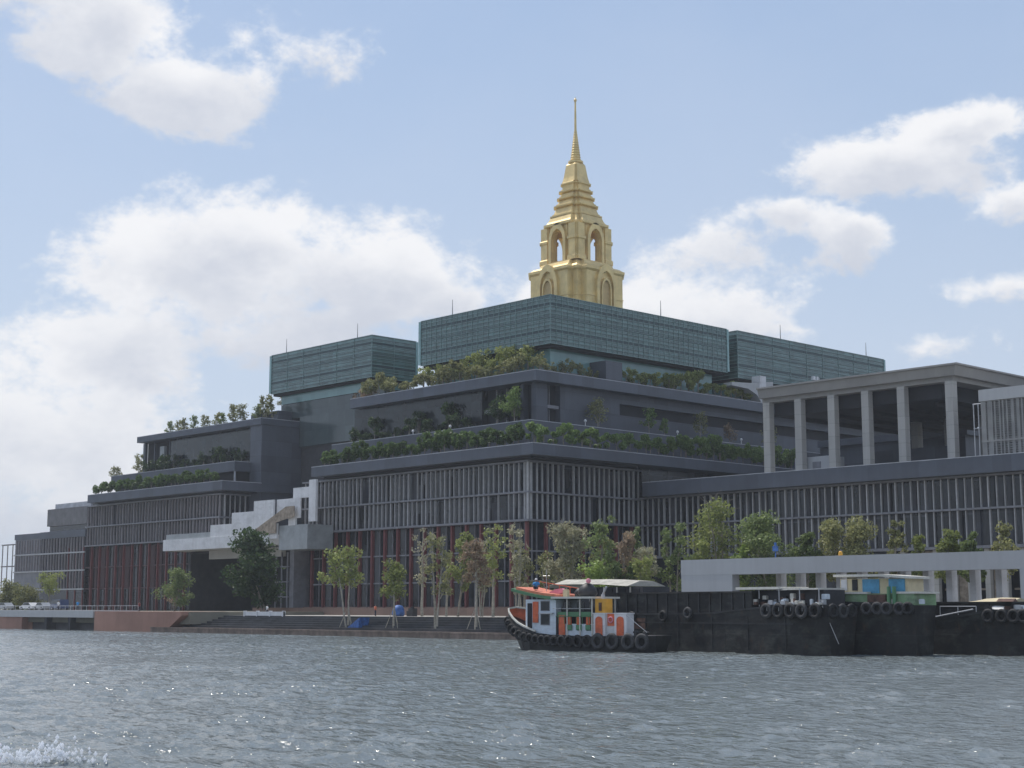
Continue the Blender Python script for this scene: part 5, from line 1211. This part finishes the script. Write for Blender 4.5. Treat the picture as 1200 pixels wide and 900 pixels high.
for i, (x, y, z, lb_) in enumerate([(7.5, 40, 36.6, 'left one on the river side parapet'), (7.5, 29, 36.6, 'near the loggia on the river side parapet'), (20, 5.5, 36.6, 'just right of the block corner parapet'), (46, 5.5, 36.6, 'in the middle of the right parapet'), (66, 5.5, 36.6, 'last one on the right parapet')]):
    m = MB(); m.tube((x, y, z), (x, y, z + 1.2), .08); m.lathe([(.1, 1.2), (.26, 1.3), (.26, 1.55), (.1, 1.7)], (x, y, z), 10)
    o = m.build('globe_lamp', M['hat'], org=(x, y, z), smooth=False); tag(o, 'small white globe lamp, ' + lb_, 'lamp', 'terrace globe lamps')
# far skyline beyond the left end
t = thing('distant_tower', (200, 900, 0), 'pale hazy distant block at the left horizon', 'building')
m = MB(); m.box(150, 200, 860, 900, 0, 34); m.box(200.1, 260, 850, 880, 0, 24); m.build('wall', M['conc_light'], t)
m = MB()
for k in range(7): m.box(149.8, 150, 861, 899, 4 + k * 4, 5.6 + k * 4)
m.build('window_band', M['glass_grey'], t)

m = MB(); rnd = random.Random(21)
bx, by = -161.6, -149.2
for i in range(260):
    u = rnd.gauss(-.3, .8); cx_ = bx + cam2world(pi / 2)[0] * u + rnd.gauss(0, .3); cy_ = by + cam2world(pi / 2)[1] * u + rnd.gauss(0, .3)
    z = abs(rnd.gauss(0, .22)) * math.exp(-u * u * .25) * (1.8 if rnd.random() < .15 else 1) + .03; q_ = rnd.uniform(.02, .07)
    m.add([(cx_ + q_, cy_, z), (cx_ - q_, cy_, z), (cx_, cy_ + q_, z), (cx_, cy_ - q_, z), (cx_, cy_, z + q_ * 1.3), (cx_, cy_, z - q_)], [(0, 2, 4), (2, 1, 4), (1, 3, 4), (3, 0, 4), (2, 0, 5), (1, 2, 5), (3, 1, 5), (0, 3, 5)])
o = m.build('splash', leaf_mat('white_spray', (.9, .92, .95), (.95, .96, .98), .6), org=(bx, by, 0)); tag(o, 'white splash of spray on the river at the bottom left', kind='stuff')
# ---------------------------------------------------------------- haze
HAZE = True
if HAZE:
    m = MB(); m.box(-2600, 4100, -4100, 4100, -3, 180)
    hm = bpy.data.materials.new('haze'); hm.use_nodes = True; nt = hm.node_tree; nt.nodes.clear()
    v = nt.nodes.new('ShaderNodeVolumePrincipled'); v.inputs['Color'].default_value = (.86, .92, 1, 1); v.inputs['Density'].default_value = .00018; v.inputs['Anisotropy'].default_value = .2
    oo = nt.nodes.new('ShaderNodeOutputMaterial'); nt.links.new(v.outputs[0], oo.inputs['Volume'])
    o = m.build('haze', hm); tag(o, 'faint pale haze over the river', kind='stuff')
